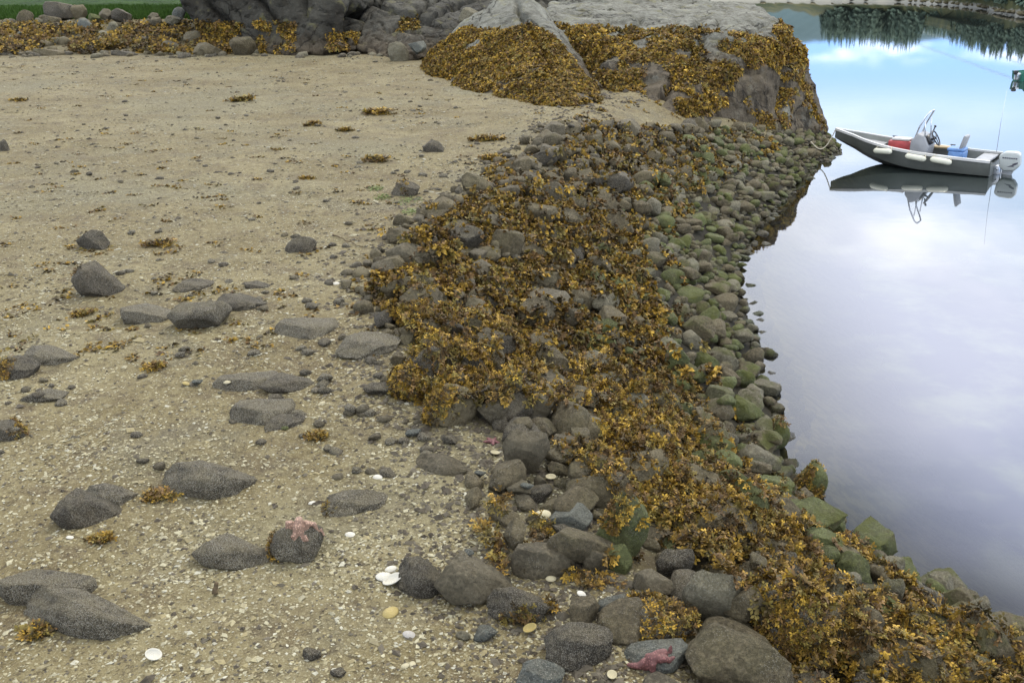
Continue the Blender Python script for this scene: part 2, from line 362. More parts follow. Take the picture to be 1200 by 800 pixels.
def build_ground():
    ys = [-10.0]
    while ys[-1] < 3: ys.append(ys[-1] + 1.0)
    while ys[-1] < 78: ys.append(ys[-1] + max(.026, ys[-1] * .0078))
    ys = np.array(ys); u = np.linspace(-1, 1, 430)
    w = np.maximum(3.6, 1.5 + .60 * ys)
    X = w[:, None] * (u + 5 * u ** 9)[None]; Y = np.repeat(ys[:, None], len(u), 1)
    Z = terrain(X, Y); s = s_of(X, Y)
    nb = fbm(np.stack([X.ravel(), Y.ravel()], 1) * 2.2, 3, 40).reshape(X.shape)
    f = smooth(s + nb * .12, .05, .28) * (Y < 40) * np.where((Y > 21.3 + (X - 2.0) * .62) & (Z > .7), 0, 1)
    grass = smooth(Y + nb * 1.0, 41.5, 42.6) * (s < 0)
    V = np.stack([X, Y, Z], -1).reshape(-1, 3); nr, nc = X.shape
    i = np.arange(nr * nc).reshape(nr, nc); F = np.stack([i[:-1, :-1], i[:-1, 1:], i[1:, 1:], i[1:, :-1]], -1).reshape(-1, 4)
    gz = grass.ravel()[F].mean(1) < .5
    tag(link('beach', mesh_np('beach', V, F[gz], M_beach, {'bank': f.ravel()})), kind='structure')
    m = Mat('bank_turf'); m.base(m.mix(m.ss(m.noise(1.2, 6, .65), .35, .65), (.012, .030, .004), (.028, .060, .008)), .9, .1); m.bump(m.noise(14, 4), .8, .1)
    tag(link('turf', mesh_np('turf', V, F[~gz], m.m)), kind='structure')
build_ground()

def build_water():
    xs = np.concatenate([np.linspace(-1400, 2, 12), np.arange(2.4, 14, .25), np.geomspace(14, 1500, 24)])
    ys = np.concatenate([np.linspace(-300, -2, 8), np.arange(-1, 45, .25), np.geomspace(46, 2200, 30)])
    X, Y = np.meshgrid(xs, ys); d = X - shore_x(Y)
    deep = smooth(d, .1, 2.6) ** .7; deep[Y > 60] = 1; shoal_sheen = smooth(Y, 25, 11) * smooth(X, 14, 8)
    V = np.stack([X, Y, X * 0], -1).reshape(-1, 3); nr, nc = X.shape
    i = np.arange(nr * nc).reshape(nr, nc); F = np.stack([i[:-1, :-1], i[:-1, 1:], i[1:, 1:], i[1:, :-1]], -1).reshape(-1, 4)
    # only where the ground lies below the surface
    cx, cy = V[F].mean(1)[:, 0], V[F].mean(1)[:, 1]
    F = F[(cx > shore_x(cy) - 1.6) | (cy > 74)]
    tag(link('water', mesh_np('water', V, F, M_water, {'deep': deep.ravel(), 'shoal_sheen': shoal_sheen.ravel()})), kind='structure')
build_water()

# ------------------------------------------------------------------ stones: base shapes
def icos(sub):
    bm = bmesh.new(); bmesh.ops.create_icosphere(bm, subdivisions=sub, radius=1)
    V = np.array([v.co[:] for v in bm.verts]); F = np.array([[v.index for v in f.verts] for f in bm.faces]); bm.free(); return V, F
ICO = {k: icos(k) for k in (1, 2, 3, 4, 5)}
KINDS = ['blocky', 'rounded', 'wedge shaped', 'slabby', 'angular', 'lumpy']
def base_shape(seed, sub, kind):
    g = np.random.default_rng(seed); V, F = ICO[sub]; V = V.copy()
    if kind == 'rounded': nc, lo, hi, ns = 13, .62, .84, .045
    elif kind == 'lumpy': nc, lo, hi, ns = 14, .56, .84, .075
    elif kind == 'blocky': nc, lo, hi, ns = 13, .55, .74, .04
    elif kind == 'wedge shaped': nc, lo, hi, ns = 10, .50, .80, .045
    elif kind == 'slabby': nc, lo, hi, ns = 12, .58, .84, .04
    else: nc, lo, hi, ns = 12, .42, .70, .04
    V = V * (1 + .10 * fbm(V * 1.3 + seed, 2, seed)[:, None])
    N = g.normal(size=(nc, 3)); N /= np.linalg.norm(N, axis=1)[:, None]
    if kind == 'slabby': N[:3] = [[.1, .1, 1], [-.1, .05, -1], [.3, 0, .95]]
    if kind == 'wedge shaped': N[0] = [.55, .1, .83]; N[1] = [-.8, .3, .5]
    N /= np.linalg.norm(N, axis=1)[:, None]
    D = g.uniform(lo, hi, nc)
    if kind == 'slabby': D[:3] = [.42, .42, .45]
    if kind == 'wedge shaped': D[0] = .38
    for n, d in zip(N, D):
        q = V @ n - d; V = V - np.where(q > 0, q * .97, 0)[:, None] * n
    nv = V / np.linalg.norm(V, axis=1)[:, None]
    V = V + nv * (fbm(V * 2.4 + seed * 3.1, 3, seed + 5)[:, None] * ns * 1.25 + fbm(V * 7 + seed, 3, seed + 9)[:, None] * ns * .95 + (.5 - np.abs(fbm(V * 4.2 + seed * 1.7, 2, seed + 31)))[:, None] * ns * .55)
    V = V - (V.max(0) + V.min(0)) / 2; V = V / (V.max(0) - V.min(0))
    return V, F
NB = 14
BKIND = [KINDS[i % 6] for i in range(NB)]
BASES = {sub: [base_shape(101 + i, sub, BKIND[i]) for i in range(NB)] for sub in (2, 3, 4)}
_mc = {}
def base_mesh(i, sub, mat):
    k = (i, sub, mat.name)
    if k not in _mc: V, F = BASES[sub][i]; _mc[k] = mesh_np('stone', V, F, mat)
    return _mc[k]

# height map of everything lying on the bank, for piling stones and rooting weed
HX0, HY0, HC = -9.0, 3.0, .025
HNX, HNY = int(20 / HC), int(29 / HC)
_gx, _gy = np.meshgrid(HX0 + (np.arange(HNX) + .5) * HC, HY0 + (np.arange(HNY) + .5) * HC)
HM = terrain(_gx, _gy)
def hidx(x, y): return np.clip(((np.asarray(x) - HX0) / HC).astype(int), 0, HNX - 1), np.clip(((np.asarray(y) - HY0) / HC).astype(int), 0, HNY - 1)
def hsplat(V):
    ix, iy = hidx(V[:, 0], V[:, 1]); np.maximum.at(HM, (iy, ix), V[:, 2])
def hget(x, y):
    ix, iy = hidx(x, y); return HM[iy, ix]
tick('terrain')
stones = []      # dicts
def add_stone(x, y, w, d, h, rz, tx, ty, bi, mat, sink, meta):
    """rest a stone of width w, depth d, height h on what lies there; sink = buried share"""
    M = Matrix.Rotation(rz, 3, 'Z') @ Matrix.Rotation(tx, 3, 'X') @ Matrix.Rotation(ty, 3, 'Y')
    A = np.array(M) @ np.diag([w, d, h])
    V, F = BASES[3][bi]; W = V @ A.T
    zb = W[:, 2].min(); a = np.linspace(0, 2 * math.pi, 8, endpoint=False)
    sx = x + np.concatenate([[0], np.cos(a) * w * .3]); sy = y + np.concatenate([[0], np.sin(a) * w * .3])
    hs = hget(sx, sy) if 3 < y < 31.9 else terrain(sx, sy)
    z = np.median(hs) - zb - sink * (W[:, 2].max() - zb)
    W = W + [x, y, z]
    if 3 < y < 32: hsplat(W)
    px, py, dep = project(np.array([x, y, z])); pw, ph = w * FPX / dep[0], h * FPX / dep[0]
    st = dict(x=x, y=y, z=z, w=w, d=d, h=h, A=A, R=M, bi=bi, mat=mat, px=px[0], py=py[0], pw=pw, dep=dep[0], top=W[:, 2].max(), W=None, **meta)
    stones.append(st); return st

K = {k: [i for i in range(NB) if BKIND[i] == k] for k in KINDS}
def hand(box, kind, mat, hfac=.75, sink=.3, rz=None, label=None, weed=None, name='bank_stone', depth=1.0, tilt=(0, 0), pick=0, group=None):
    x0, y0, x1, y1 = box; cx = (x0 + x1) / 2
    P = hit(cx, y0 + (y1 - y0) * .78)[0]; dep = float((P - CP) @ CF); w = (x1 - x0) * dep / FPX; el = math.atan2(CAMH - P[2], P[1])
    vis = (y1 - y0) * dep / FPX       # visible height mixes depth and height
    if name == 'beach_rock': hfac *= .74; sink = min(.6, sink + .10)
    d = w * depth * .85; hh = max(.3 * w, (vis - d * math.sin(el) * .5) / max(.35, math.cos(el))) * hfac
    if name == 'beach_rock': d = float(np.clip(vis * .62 / math.sin(el), .34 * w, .85 * w)); hh = max(.16 * w, (vis - d * math.sin(el) * .62) / math.cos(el)) * hfac * 1.15
    hh = min(hh, w * 1.1)
    r = rng.uniform(-.25, .25) if rz is None else rz
    bi = K[kind][pick % len(K[kind])]
    return add_stone(P[0], P[1], w * (1.0 if name == 'beach_rock' else 1.08), d, hh / (1 - sink), r, tilt[0], tilt[1], bi, mat, sink, dict(hand=True, label=label, weed=weed, name=name, group=group))

# --- rocks lying on the open beach, each at its place
BR = 'rocks half sunk in the beach'
beach_rocks = [
 ((190,530,305,580),'lumpy',M_barn,.8,.35,'broad low barnacled dome rock, widest alone on the sand, with orange weed at its foot',.5),
 ((66,560,140,618),'wedge shaped',M_dark,.7,.35,'dark slanting barnacled wedge rock left of the broad barnacled dome',.3),
 ((98,555,160,590),'lumpy',M_barn,.6,.4,'grey barnacled hump pressed against the dark slanting wedge rock',.2),
 ((228,620,325,665),'wedge shaped',M_barn,.8,.35,'pale barnacled wedge rock with orange weed on its pointed left end',.5),
 ((318,608,382,656),'blocky',M_barn,1.15,.15,'barnacled block rock that carries the pink starfish',.5),
 ((0,650,112,702),'slabby',M_barn,.7,.4,'flat barnacled rock cut by the left edge, behind the wide barnacled mound',.3),
 ((15,682,185,740),'lumpy',M_barn,.75,.35,'wide barnacled mound with brown weed along its front, lowest on the left',.6),
 ((378,562,455,600),'lumpy',M_barn,.5,.45,'low grey rock with an orange weed cap above the starfish rock',.4),
 ((200,345,272,386),'angular',M_barn,.9,.3,'steep pyramid shaped barnacled rock in the middle of the beach',.1),
 ((142,345,208,378),'slabby',M_barn,.6,.4,'flat grey rock just left of the pyramid shaped rock',.15),
 ((250,338,315,362),'lumpy',M_dark,.7,.35,'dark low rock with reddish weed right behind the pyramid shaped rock',.5),
 ((90,305,145,350),'wedge shaped',M_dark,.9,.3,'dark pointed rock leaning left with weed at its low end',.35),
 ((92,265,132,295),'blocky',M_dark,.8,.3,'small dark squarish rock with weed, farthest left of the middle beach',.4),
 ((335,272,372,297),'blocky',M_dark,.8,.3,'small dark block with a yellow weed tuft on its left face',.6),
 ((322,358,400,395),'slabby',M_barn,.5,.45,'low grey slab between the pyramid rock and the weedy bank',.1),
 ((395,383,470,416),'lumpy',M_barn,.75,.35,'rounded grey rock on pale sand just left of the weedy bank',.1),
 ((250,425,335,455),'slabby',M_barn,.5,.5,'pale flat slab nearly buried beside a dark edged rock',.0),
 ((305,430,372,458),'wedge shaped',M_dark,.7,.35,'dark edged wedge rock at the end of the nearly buried pale slab',.0),
 ((270,450,350,495),'slabby',M_barn,.5,.45,'tilted grey slab below the dark edged wedge rock',.0),
 ((310,478,358,502),'lumpy',M_dark,.5,.4,'small dark rock at the lower corner of the tilted grey slab',.1),
 ((22,398,92,425),'lumpy',M_barn,.7,.4,'rough knobbly barnacled rock near the left edge of the beach',.2),
 ((-10,410,46,445),'lumpy',M_dark,.7,.35,'dark weedy rock cut by the left edge beside the knobbly rock',.6),
 ((24,450,76,470),'wedge shaped',M_barn,.6,.4,'small pale rock with a dark underside below the knobbly rock',.0),
 ((-12,485,34,514),'slabby',M_dark,.8,.35,'small grey rock at the left edge with bright orange weed beneath',.7),
 ((462,645,528,697),'lumpy',M_dark,.8,.3,'dark rough rock with red weed beside the white clam shells',.3),
 ((510,640,602,706),'wedge shaped',M_smooth,.9,.3,'large grey wedge rock with a pale slanting edge, right of the clam shells',.1),
 ((570,682,655,728),'lumpy',M_dark,.85,.3,'rounded rock with orange weed over its top, below the large wedge rock',.8),
 ((636,726,722,780),'lumpy',M_dark,.9,.3,'dark brown oval rock thick with barnacles, low on the sand by the bank',.15),
 ((598,628,684,674),'slabby',M_smooth,.9,.25,'smooth grey tilted slab with a shadowed front, on sand above the weedy round rock',.0),
 ((205,322,250,340),'lumpy',M_dark,.6,.4,'little dark rock behind the steep pyramid rock',.2),
 ((495,164,521,180),'blocky',M_dark,.9,.3,'small dark block alone on the far sand below the weedy outcrop',.0),
 ((460,210,492,232),'lumpy',M_dark,.8,.35,'small rock fully capped with weed beside green algae on the sand',.9),
 ((482,520,562,554),'lumpy',M_smooth,.5,.5,'low sandy hump of rock at the edge of the weedy bank',.1),
 ((286,325,318,338),'slabby',M_dark,.6,.4,'thin dark stone behind the low rock with reddish weed',.1),
 ((425,440,472,462),'angular',M_dark,.8,.3,'dark angular stone against the foot of a weedy bank boulder',.0),
 ((606,762,662,806),'lumpy',M_blue,.6,.35,'low clump of bluish mussel covered rock at the bottom edge',.05),
 ((0,163,12,180),'blocky',M_dark,.9,.3,'small dark stone at the left edge of the far sand',.0),
]
for k, (box, kind, mat, hf, sink, lab, wd) in enumerate(beach_rocks):
    hand(box, kind, mat, hf * 1.15, sink, None, lab, wd, 'beach_rock', 1.0, (0, 0), k, BR)

# --- boulders of the bank that can be picked out
BK = 'boulders of the stone bank'
bank_rocks = [
 ((453,286,502,318),'blocky',M_smooth,1,.25,'pale grey flat topped boulder at the outer corner of the weedy bank',.0),
 ((492,290,532,318),'rounded',M_smooth,.9,.3,'rounded grey boulder right of the pale flat topped corner boulder',.1),
 ((455,264,498,288),'lumpy',M_bank,.7,.35,'low grey stone behind the pale flat topped corner boulder',.1),
 ((560,248,596,270),'rounded',M_smooth,.8,.3,'smooth brownish dome stone poking from yellow weed near the bank top',.0),
 ((632,215,660,240),'blocky',M_smooth,1,.3,'upright brown block standing out of the weed high on the bank',.0),
 ((620,262,645,286),'blocky',M_bank,1,.3,'squat grey block with a dark hollow at its left, among weed',.1),
 ((590,506,642,562),'angular',M_smooth,1,.2,'angular grey boulder standing beside the pink starfish at the bank foot',.05),
 ((500,450,560,502),'lumpy',M_bank,.9,.3,'weed hung boulder at the inner foot of the bank above mussel shells',.5),
 ((455,432,505,470),'lumpy',M_dark,.9,.3,'dark boulder with bright weed sleeve at the left end of the bank foot',.8),
 ((468,355,510,392),'lumpy',M_dark,.9,.3,'dark weed capped boulder above the rounded beach rock',.8),
 ((490,370,524,395),'angular',M_bank,.8,.3,'grey angular boulder tucked right of the dark weed capped boulder',.0),
 ((550,405,590,440),'angular',M_bank,1,.25,'dark faced angular boulder within the middle weed',.1),
 ((520,430,548,475),'angular',M_bank,1,.25,'upright boulder beside a black hollow in the weed',.1),
 ((665,545,736,592),'blocky',M_bank,.9,.25,'broad grey boulder with rusty weed below the long weed fringe',.2),
 ((692,582,756,657),'blocky',M_green,1.1,.2,'tall boulder with mustard green stain on its left face',.2),
 ((643,588,692,620),'angular',M_blue,.8,.3,'low bluish boulder left of the tall stained boulder',.0),
 ((776,626,850,662),'lumpy',M_green,1,.25,'bright green algae covered boulder in the lower bank',.0),
 ((742,671,788,704),'rounded',M_smooth,1.1,.2,'round topped smooth grey stone on sand left of the pale slanted boulder',.0),
 ((768,640,812,682),'angular',M_dark,1,.25,'dark angular boulder beneath the bright green boulder',.1),
 ((730,700,812,746),'lumpy',M_dark,.9,.25,'dark boulder ringed with orange weed above the flat teal slab',.8),
 ((733,740,806,778),'slabby',M_blue,.5,.35,'flat greenish blue slab beside the red starfish',.0),
 ((806,738,922,812),'blocky',M_bank,1.05,.2,'very large block at the bottom edge right of the red starfish',.15),
 ((798,668,864,738),'angular',M_pale,1,.2,'pale angular boulder leaning left with a broken point',.05),
 ((842,712,893,750),'blocky',M_bank,1,.25,'square boulder wedged behind the very large bottom block',.1),
 ((888,702,972,792),'lumpy',M_dark,1.1,.2,'big dark boulder hung with a curtain of golden weed',.7),
 ((958,700,1030,752),'blocky',M_bank,1,.25,'brown block with weed draped over its left shoulder',.3),
 ((964,752,1032,806),'blocky',M_bank,1,.2,'greyish block at the bottom edge right of the dark boulder with hanging weed',.2),
 ((850,595,886,642),'blocky',M_smooth,1.15,.2,'upright grey block beside golden weed in the lower bank',.1),
 ((888,610,936,642),'slabby',M_smooth,.9,.3,'grey slab facing the water right of the upright grey block',.0),
 ((912,636,955,660),'slabby',M_bank,.8,.3,'flat grey slab right under the water facing grey slab',.1),
 ((1030,672,1058,712),'angular',M_pale,1,.25,'pale pointed boulder at the outer edge of the lower bank',.1),
 ((1074,712,1142,742),'slabby',M_pale,.9,.3,'long pale boulder with a level top near the lower waterline',.05),
 ((1094,738,1145,772),'rounded',M_green,.9,.3,'olive rounded boulder below the long pale boulder',.1),
 ((1052,718,1084,752),'rounded',M_bank,1,.3,'rounded brown boulder left of the long pale boulder',.1),
 ((1060,768,1110,806),'lumpy',M_bank,.9,.3,'greyish boulder on the bottom edge near the lower right corner',.2),
 ((1110,762,1170,802),'lumpy',M_bank,.8,.3,'broad brown boulder near the lower right corner of the bank',.4),
 ((1065,682,1105,712),'lumpy',M_dark,.9,.3,'dark rounded boulder on the outer lip of the lower bank over the water',.2),
 ((1170,740,1215,790),'blocky',M_bank,1,.3,'boulder cut by the right edge at the end of the lower bank',.3),
 ((985,618,1012,657),'blocky',M_green,1.1,.3,'mossy block jutting into the water at the lower point',.1),
 ((936,612,992,652),'slabby',M_green,.8,.3,'long green slab sloping to the mossy block at the lower point',.0),
 ((955,597,976,607),'rounded',M_dark,.9,.3,'small dark stone alone in the water off the bank',.0),
 ((922,536,964,596),'blocky',M_green,1,.25,'largest weed fringed block at the waterline in the middle of the bank',.3),
 ((876,550,935,588),'slabby',M_green,.8,.3,'long pale green slab lying in the lower bank behind the waterline block',.0),
 ((896,578,938,602),'lumpy',M_bank,.9,.3,'small round brown boulder below the long pale green slab',.0),
 ((892,490,922,528),'blocky',M_green,1,.3,'squarish green tinged block at the waterline with notched top',.2),
 ((862,518,912,556),'wedge shaped',M_pale,.9,.25,'grey wedge boulder behind the waterline blocks',.0),
 ((812,505,862,542),'lumpy',M_green,.9,.3,'dark green rounded boulder at the outer edge of the weed',.2),
 ((852,462,892,498),'wedge shaped',M_green,.9,.3,'sloping boulder with a vivid green stripe',.0),
 ((826,452,862,482),'slabby',M_pale,.9,.3,'pale slab lying aslant above the green striped boulder',.0),
 ((880,440,914,464),'slabby',M_pale,.8,.3,'flat wet stone at the waterline under the bank corner',.0),
 ((808,410,842,436),'lumpy',M_green,.9,.3,'bright mossy stone in the middle of the bare cobble strip',.0),
 ((800,370,838,400),'blocky',M_bank,1,.3,'large grey cobble standing on edge in the bare strip',.0),
 ((868,405,895,425),'blocky',M_bank,.9,.3,'squarish cobble sitting at the bank corner by the water',.0),
 ((742,520,780,550),'lumpy',M_bank,.9,.3,'rounded boulder half under the weed of the middle bank',.4),
 ((750,490,790,520),'lumpy',M_bank,.9,.3,'weedy boulder with a grey left cheek, mid bank',.5),
 ((722,495,755,522),'rounded',M_smooth,1,.3,'rounded grey cheeked boulder by a dark gap under weed',.0),
 ((775,595,812,628),'blocky',M_dark,1,.25,'dark boulder under golden weed above the bright green boulder',.6),
 ((705,640,740,672),'angular',M_green,1,.3,'small stained stone at the foot of the tall stained boulder',.2),
 ((682,640,712,672),'wedge shaped',M_smooth,.9,.25,'narrow grey wedge right of the smooth tilted slab',.0),
 ((730,690,757,710),'blocky',M_bank,.9,.3,'small grey cobble below the round topped smooth stone',.0),
 ((700,692,740,718),'slabby',M_blue,.5,.4,'flat bluish stone sunk in the sand beside the round topped stone',.0),
]
for k, (box, kind, mat, hf, sink, lab, wd) in enumerate(bank_rocks):
    hand(box, kind, mat, hf, sink, None, lab, wd, 'bank_boulder', 1.0, (rng.uniform(-.15, .15), rng.uniform(-.15, .15)), k, BK)

# --- the rest of the bank: packed stones, large first, then smaller ones filling and lying on top
def fill():
    acc = [[s['x'], s['y'], s['w'] * .5] for s in stones]
    A = np.array(acc); cnt = 0
    for lo, hi, n, over, layer in ((.42, .62, 360, .90, 0), (.30, .42, 1500, .84, 0), (.21, .31, 4200, .80, 0), (.11, .20, 6500, .70, 0), (.26, .50, 620, 1.0, 1), (.12, .24, 800, .8, 1)):
        ys = rng.uniform(3.2, 31, n); ss_ = rng.uniform(-.08, 1.10, n); xs = crest_x(ys) + ss_ * (shore_x(ys) - crest_x(ys))
        wd = rng.uniform(lo, hi, n)
        if layer: A = np.zeros((0, 3))
        nz = fbm(np.stack([xs, ys], 1) * .9, 2, 77)
        for x, y, s, w, q in zip(xs, ys, ss_, wd, nz):
            if y < 5.0 and lo < .17: continue
            w *= .82 if s > .62 and y > 14 else 1.0
            if s < .04 and (w > .30 or rng.random() < .55 + 4 * (0.04 - s)): continue
            if y > 27 and x > shore_x(y) + .1: continue
            if y > 22.8 + max(0, (x - 2.3)) * .95 + q: continue     # the outcrop stands here
            if s > .55 and w > .44 and y > 9: continue
            if s > .97 and w > .3: continue
            _px, _py, _ = project(np.array([x, y, float(tcache(np.array([x]), np.array([y]))[0])]))
            if _py[0] < 150 + max(0, _px[0] - 900) * .12 and _px[0] > 560: continue
            if any(abs(_px[0] - a_) < w_ and abs(_py[0] - b_) < h_ for a_, b_, w_, h_ in ((766, 776, 40, 16), (577, 520, 20, 12), (455, 676, 22, 14), (580, 534, 14, 9), (457, 719, 14, 9), (620, 741, 14, 9))): continue
            if len(A) and np.any((A[:, 0] - x) ** 2 + (A[:, 1] - y) ** 2 < (over * (A[:, 2] + w * .5)) ** 2): continue
            A = np.vstack([A, [x, y, w * .5]])
            low = s > .5
            kind = rng.choice(['rounded', 'lumpy', 'blocky', 'slabby'], p=[.12, .26, .38, .24]) if (low and y > 9) else rng.choice(KINDS, p=[.28, .08, .16, .14, .24, .10])
            r = rng.random()
            mat = (M_green if r < .30 else M_bank if r < .78 else M_pale) if low else (M_bank if r < .62 else M_smooth if r < .84 else M_dark)
            d = w * rng.uniform(.62, .95); h = w * rng.uniform(.45, .8) * (.65 if kind == 'slabby' else 1)
            add_stone(x, y, w, d, h, rng.uniform(0, 6.28), rng.uniform(-.35, .35), rng.uniform(-.35, .35), int(rng.choice(K[kind])), mat, .34 if not layer else .2,
                      dict(hand=False, label=None, weed=None, name='bank_stone', group=None)); cnt += 1
    # small strays on the sand beside the bank and across the far beach
    n = 650; px = rng.uniform(-10, 660, n); py = rng.uniform(60, 560, n)
    P = hit(px, py)
    for (x, y, z), a in zip(P, px):
        s = s_of(x, y); w = rng.uniform(.035, .09) * (1 + .03 * y) * (1.3 if s > -.35 else 1)
        if s > -.02 or y > 35: continue
        if rng.random() > .8 * np.exp(s * (1.9 if y < 15 else .8)) + (.10 if y < 15 else .22): continue
        add_stone(x, y, w, w * .8, w * .5, rng.uniform(0, 6.28), 0, 0, int(rng.integers(NB)), [M_dark, M_barn, M_smooth][int(rng.integers(3))], .35,
                  dict(hand=False, label=None, weed=None, name='beach_stone', group=None)); cnt += 1
    return cnt
fill()

tick('fill')
# --- which stones are objects of their own, which join the mass of small ones
N_OBJ = 292
vis = []
for i, s in enumerate(stones):
    inside = -20 < s['px'] < 1220 and 30 < s['py'] < 830
    shown = hget(s['x'], s['y']) - (s['top']) if 3 < s['y'] < 31.9 else 0
    buried = max(0, shown) / max(s['h'], .01)
    sc_ = (1e4 if s['hand'] else 0) + (s['pw'] * math.sqrt(max(.05, 1 - buried)) if inside else 0)
    vis.append(sc_)
order = np.argsort(-np.array(vis)); own = set(order[:N_OBJ].tolist())
TONE = {'bank_stone': 'grey brown', 'green_stone': 'green stained', 'pale_stone': 'pale grey', 'dark_barnacled_stone': 'dark brown', 'smooth_grey_stone': 'smooth grey', 'barnacled_stone': 'barnacled grey', 'bluish_stone': 'bluish'}
def where(s):
    y, t = s['y'], float(s_of(s['x'], s['y']))
    up = 'by the sand' if t < .06 else 'upper bank' if t < .36 else 'mid bank' if t < .66 else 'low bank' if t < .9 else 'at the waterline'
    al = ('near the largest block' if y < 6 else 'near the bright green boulder' if y < 7.4 else 'near the long weed fringe' if y < 9.5 else 'level with pyramid rock' if y < 11.5
          else 'level with corner boulder' if y < 14 else 'by the waterline bay' if y < 17.5 else 'short of the outcrop' if y < 21.5 else 'under the headland')
    return up + ' ' + al
def link_stone(s):
    sub = 4 if s['pw'] > 30 else 3
    o = link(s['name'], base_mesh(s['bi'], sub, s['mat']))
    o.matrix_world = Matrix.Translation((s['x'], s['y'], s['z'])) @ (s['R'].to_4x4() @ Matrix.Diagonal((s['w'], s['d'], s['h'], 1)))
    s['obj'] = o; return o
used = {}
for i in order[:N_OBJ]:
    s = stones[i]; o = link_stone(s)
    if s['hand']: tag(o, s['label'], 'rock' if s['name'] == 'beach_rock' else 'boulder', s['group'])
    else:
        size = 'small' if s['w'] < .19 else 'medium' if s['w'] < .27 else 'large' if s['w'] < .38 else 'very large'
        lab = f"{size} {TONE[s['mat'].name]} {BKIND[s['bi']]} stone {where(s)}" if s['name'] == 'bank_stone' else f"{size} {TONE[s['mat'].name]} {BKIND[s['bi']]} stone loose on the open beach"
        used.setdefault(lab, []).append(s)
        tag(o, lab, 'stone', 'stones packed in the bank' if s['name'] == 'bank_stone' else 'loose stones on the beach')
for lab, ss_ in used.items():       # look-alikes told apart by distance along the shore
    if len(ss_) > 1:
        ss_.sort(key=lambda q: q['y'])
        words = ['nearest', 'second nearest', 'third nearest', 'fourth nearest', 'fifth nearest', 'sixth nearest']
        for k, q in enumerate(ss_):
            t = words[k] if k < 6 else 'farthest' if k == len(ss_) - 1 else None
            if k == len(ss_) - 1 and k > 0: t = 'farthest' if k > 1 else 'farther'
            if len(ss_) == 2 and k == 0: t = 'nearer'
            if t: q['obj']['label'] = t + ' ' + lab
def join_stones(name, sel, kind='stuff'):
    Vs, Fs, Rn, off = [], [], [], 0; mats = []; mi = []
    for s in sel:
        V, F = BASES[3 if s['pw'] > 20 else 2][s['bi']]
        W = V @ s['A'].T + [s['x'], s['y'], s['z']]
        if s['mat'] not in mats: mats.append(s['mat'])
        Vs.append(W); Fs.append(F + off); off += len(V); Rn.append(np.full(len(V), rng.random())); mi.append(np.full(len(F), mats.index(s['mat'])))
    me = mesh_np(name, np.concatenate(Vs), np.concatenate(Fs), None, {'rnd': np.concatenate(Rn)})
    for m in mats: me.materials.append(m)
    me.polygons.foreach_set('material_index', np.concatenate(mi).astype(np.int32)); me.update()
    return tag(link(name, me), kind=kind)
rest = [stones[i] for i in order[N_OBJ:]]
join_stones('cobbles', [s for s in rest if s['name'] == 'bank_stone'])
join_stones('beach_pebbles', [s for s in rest if s['name'] != 'bank_stone'])
print('STONES', len(stones))

tick('join')
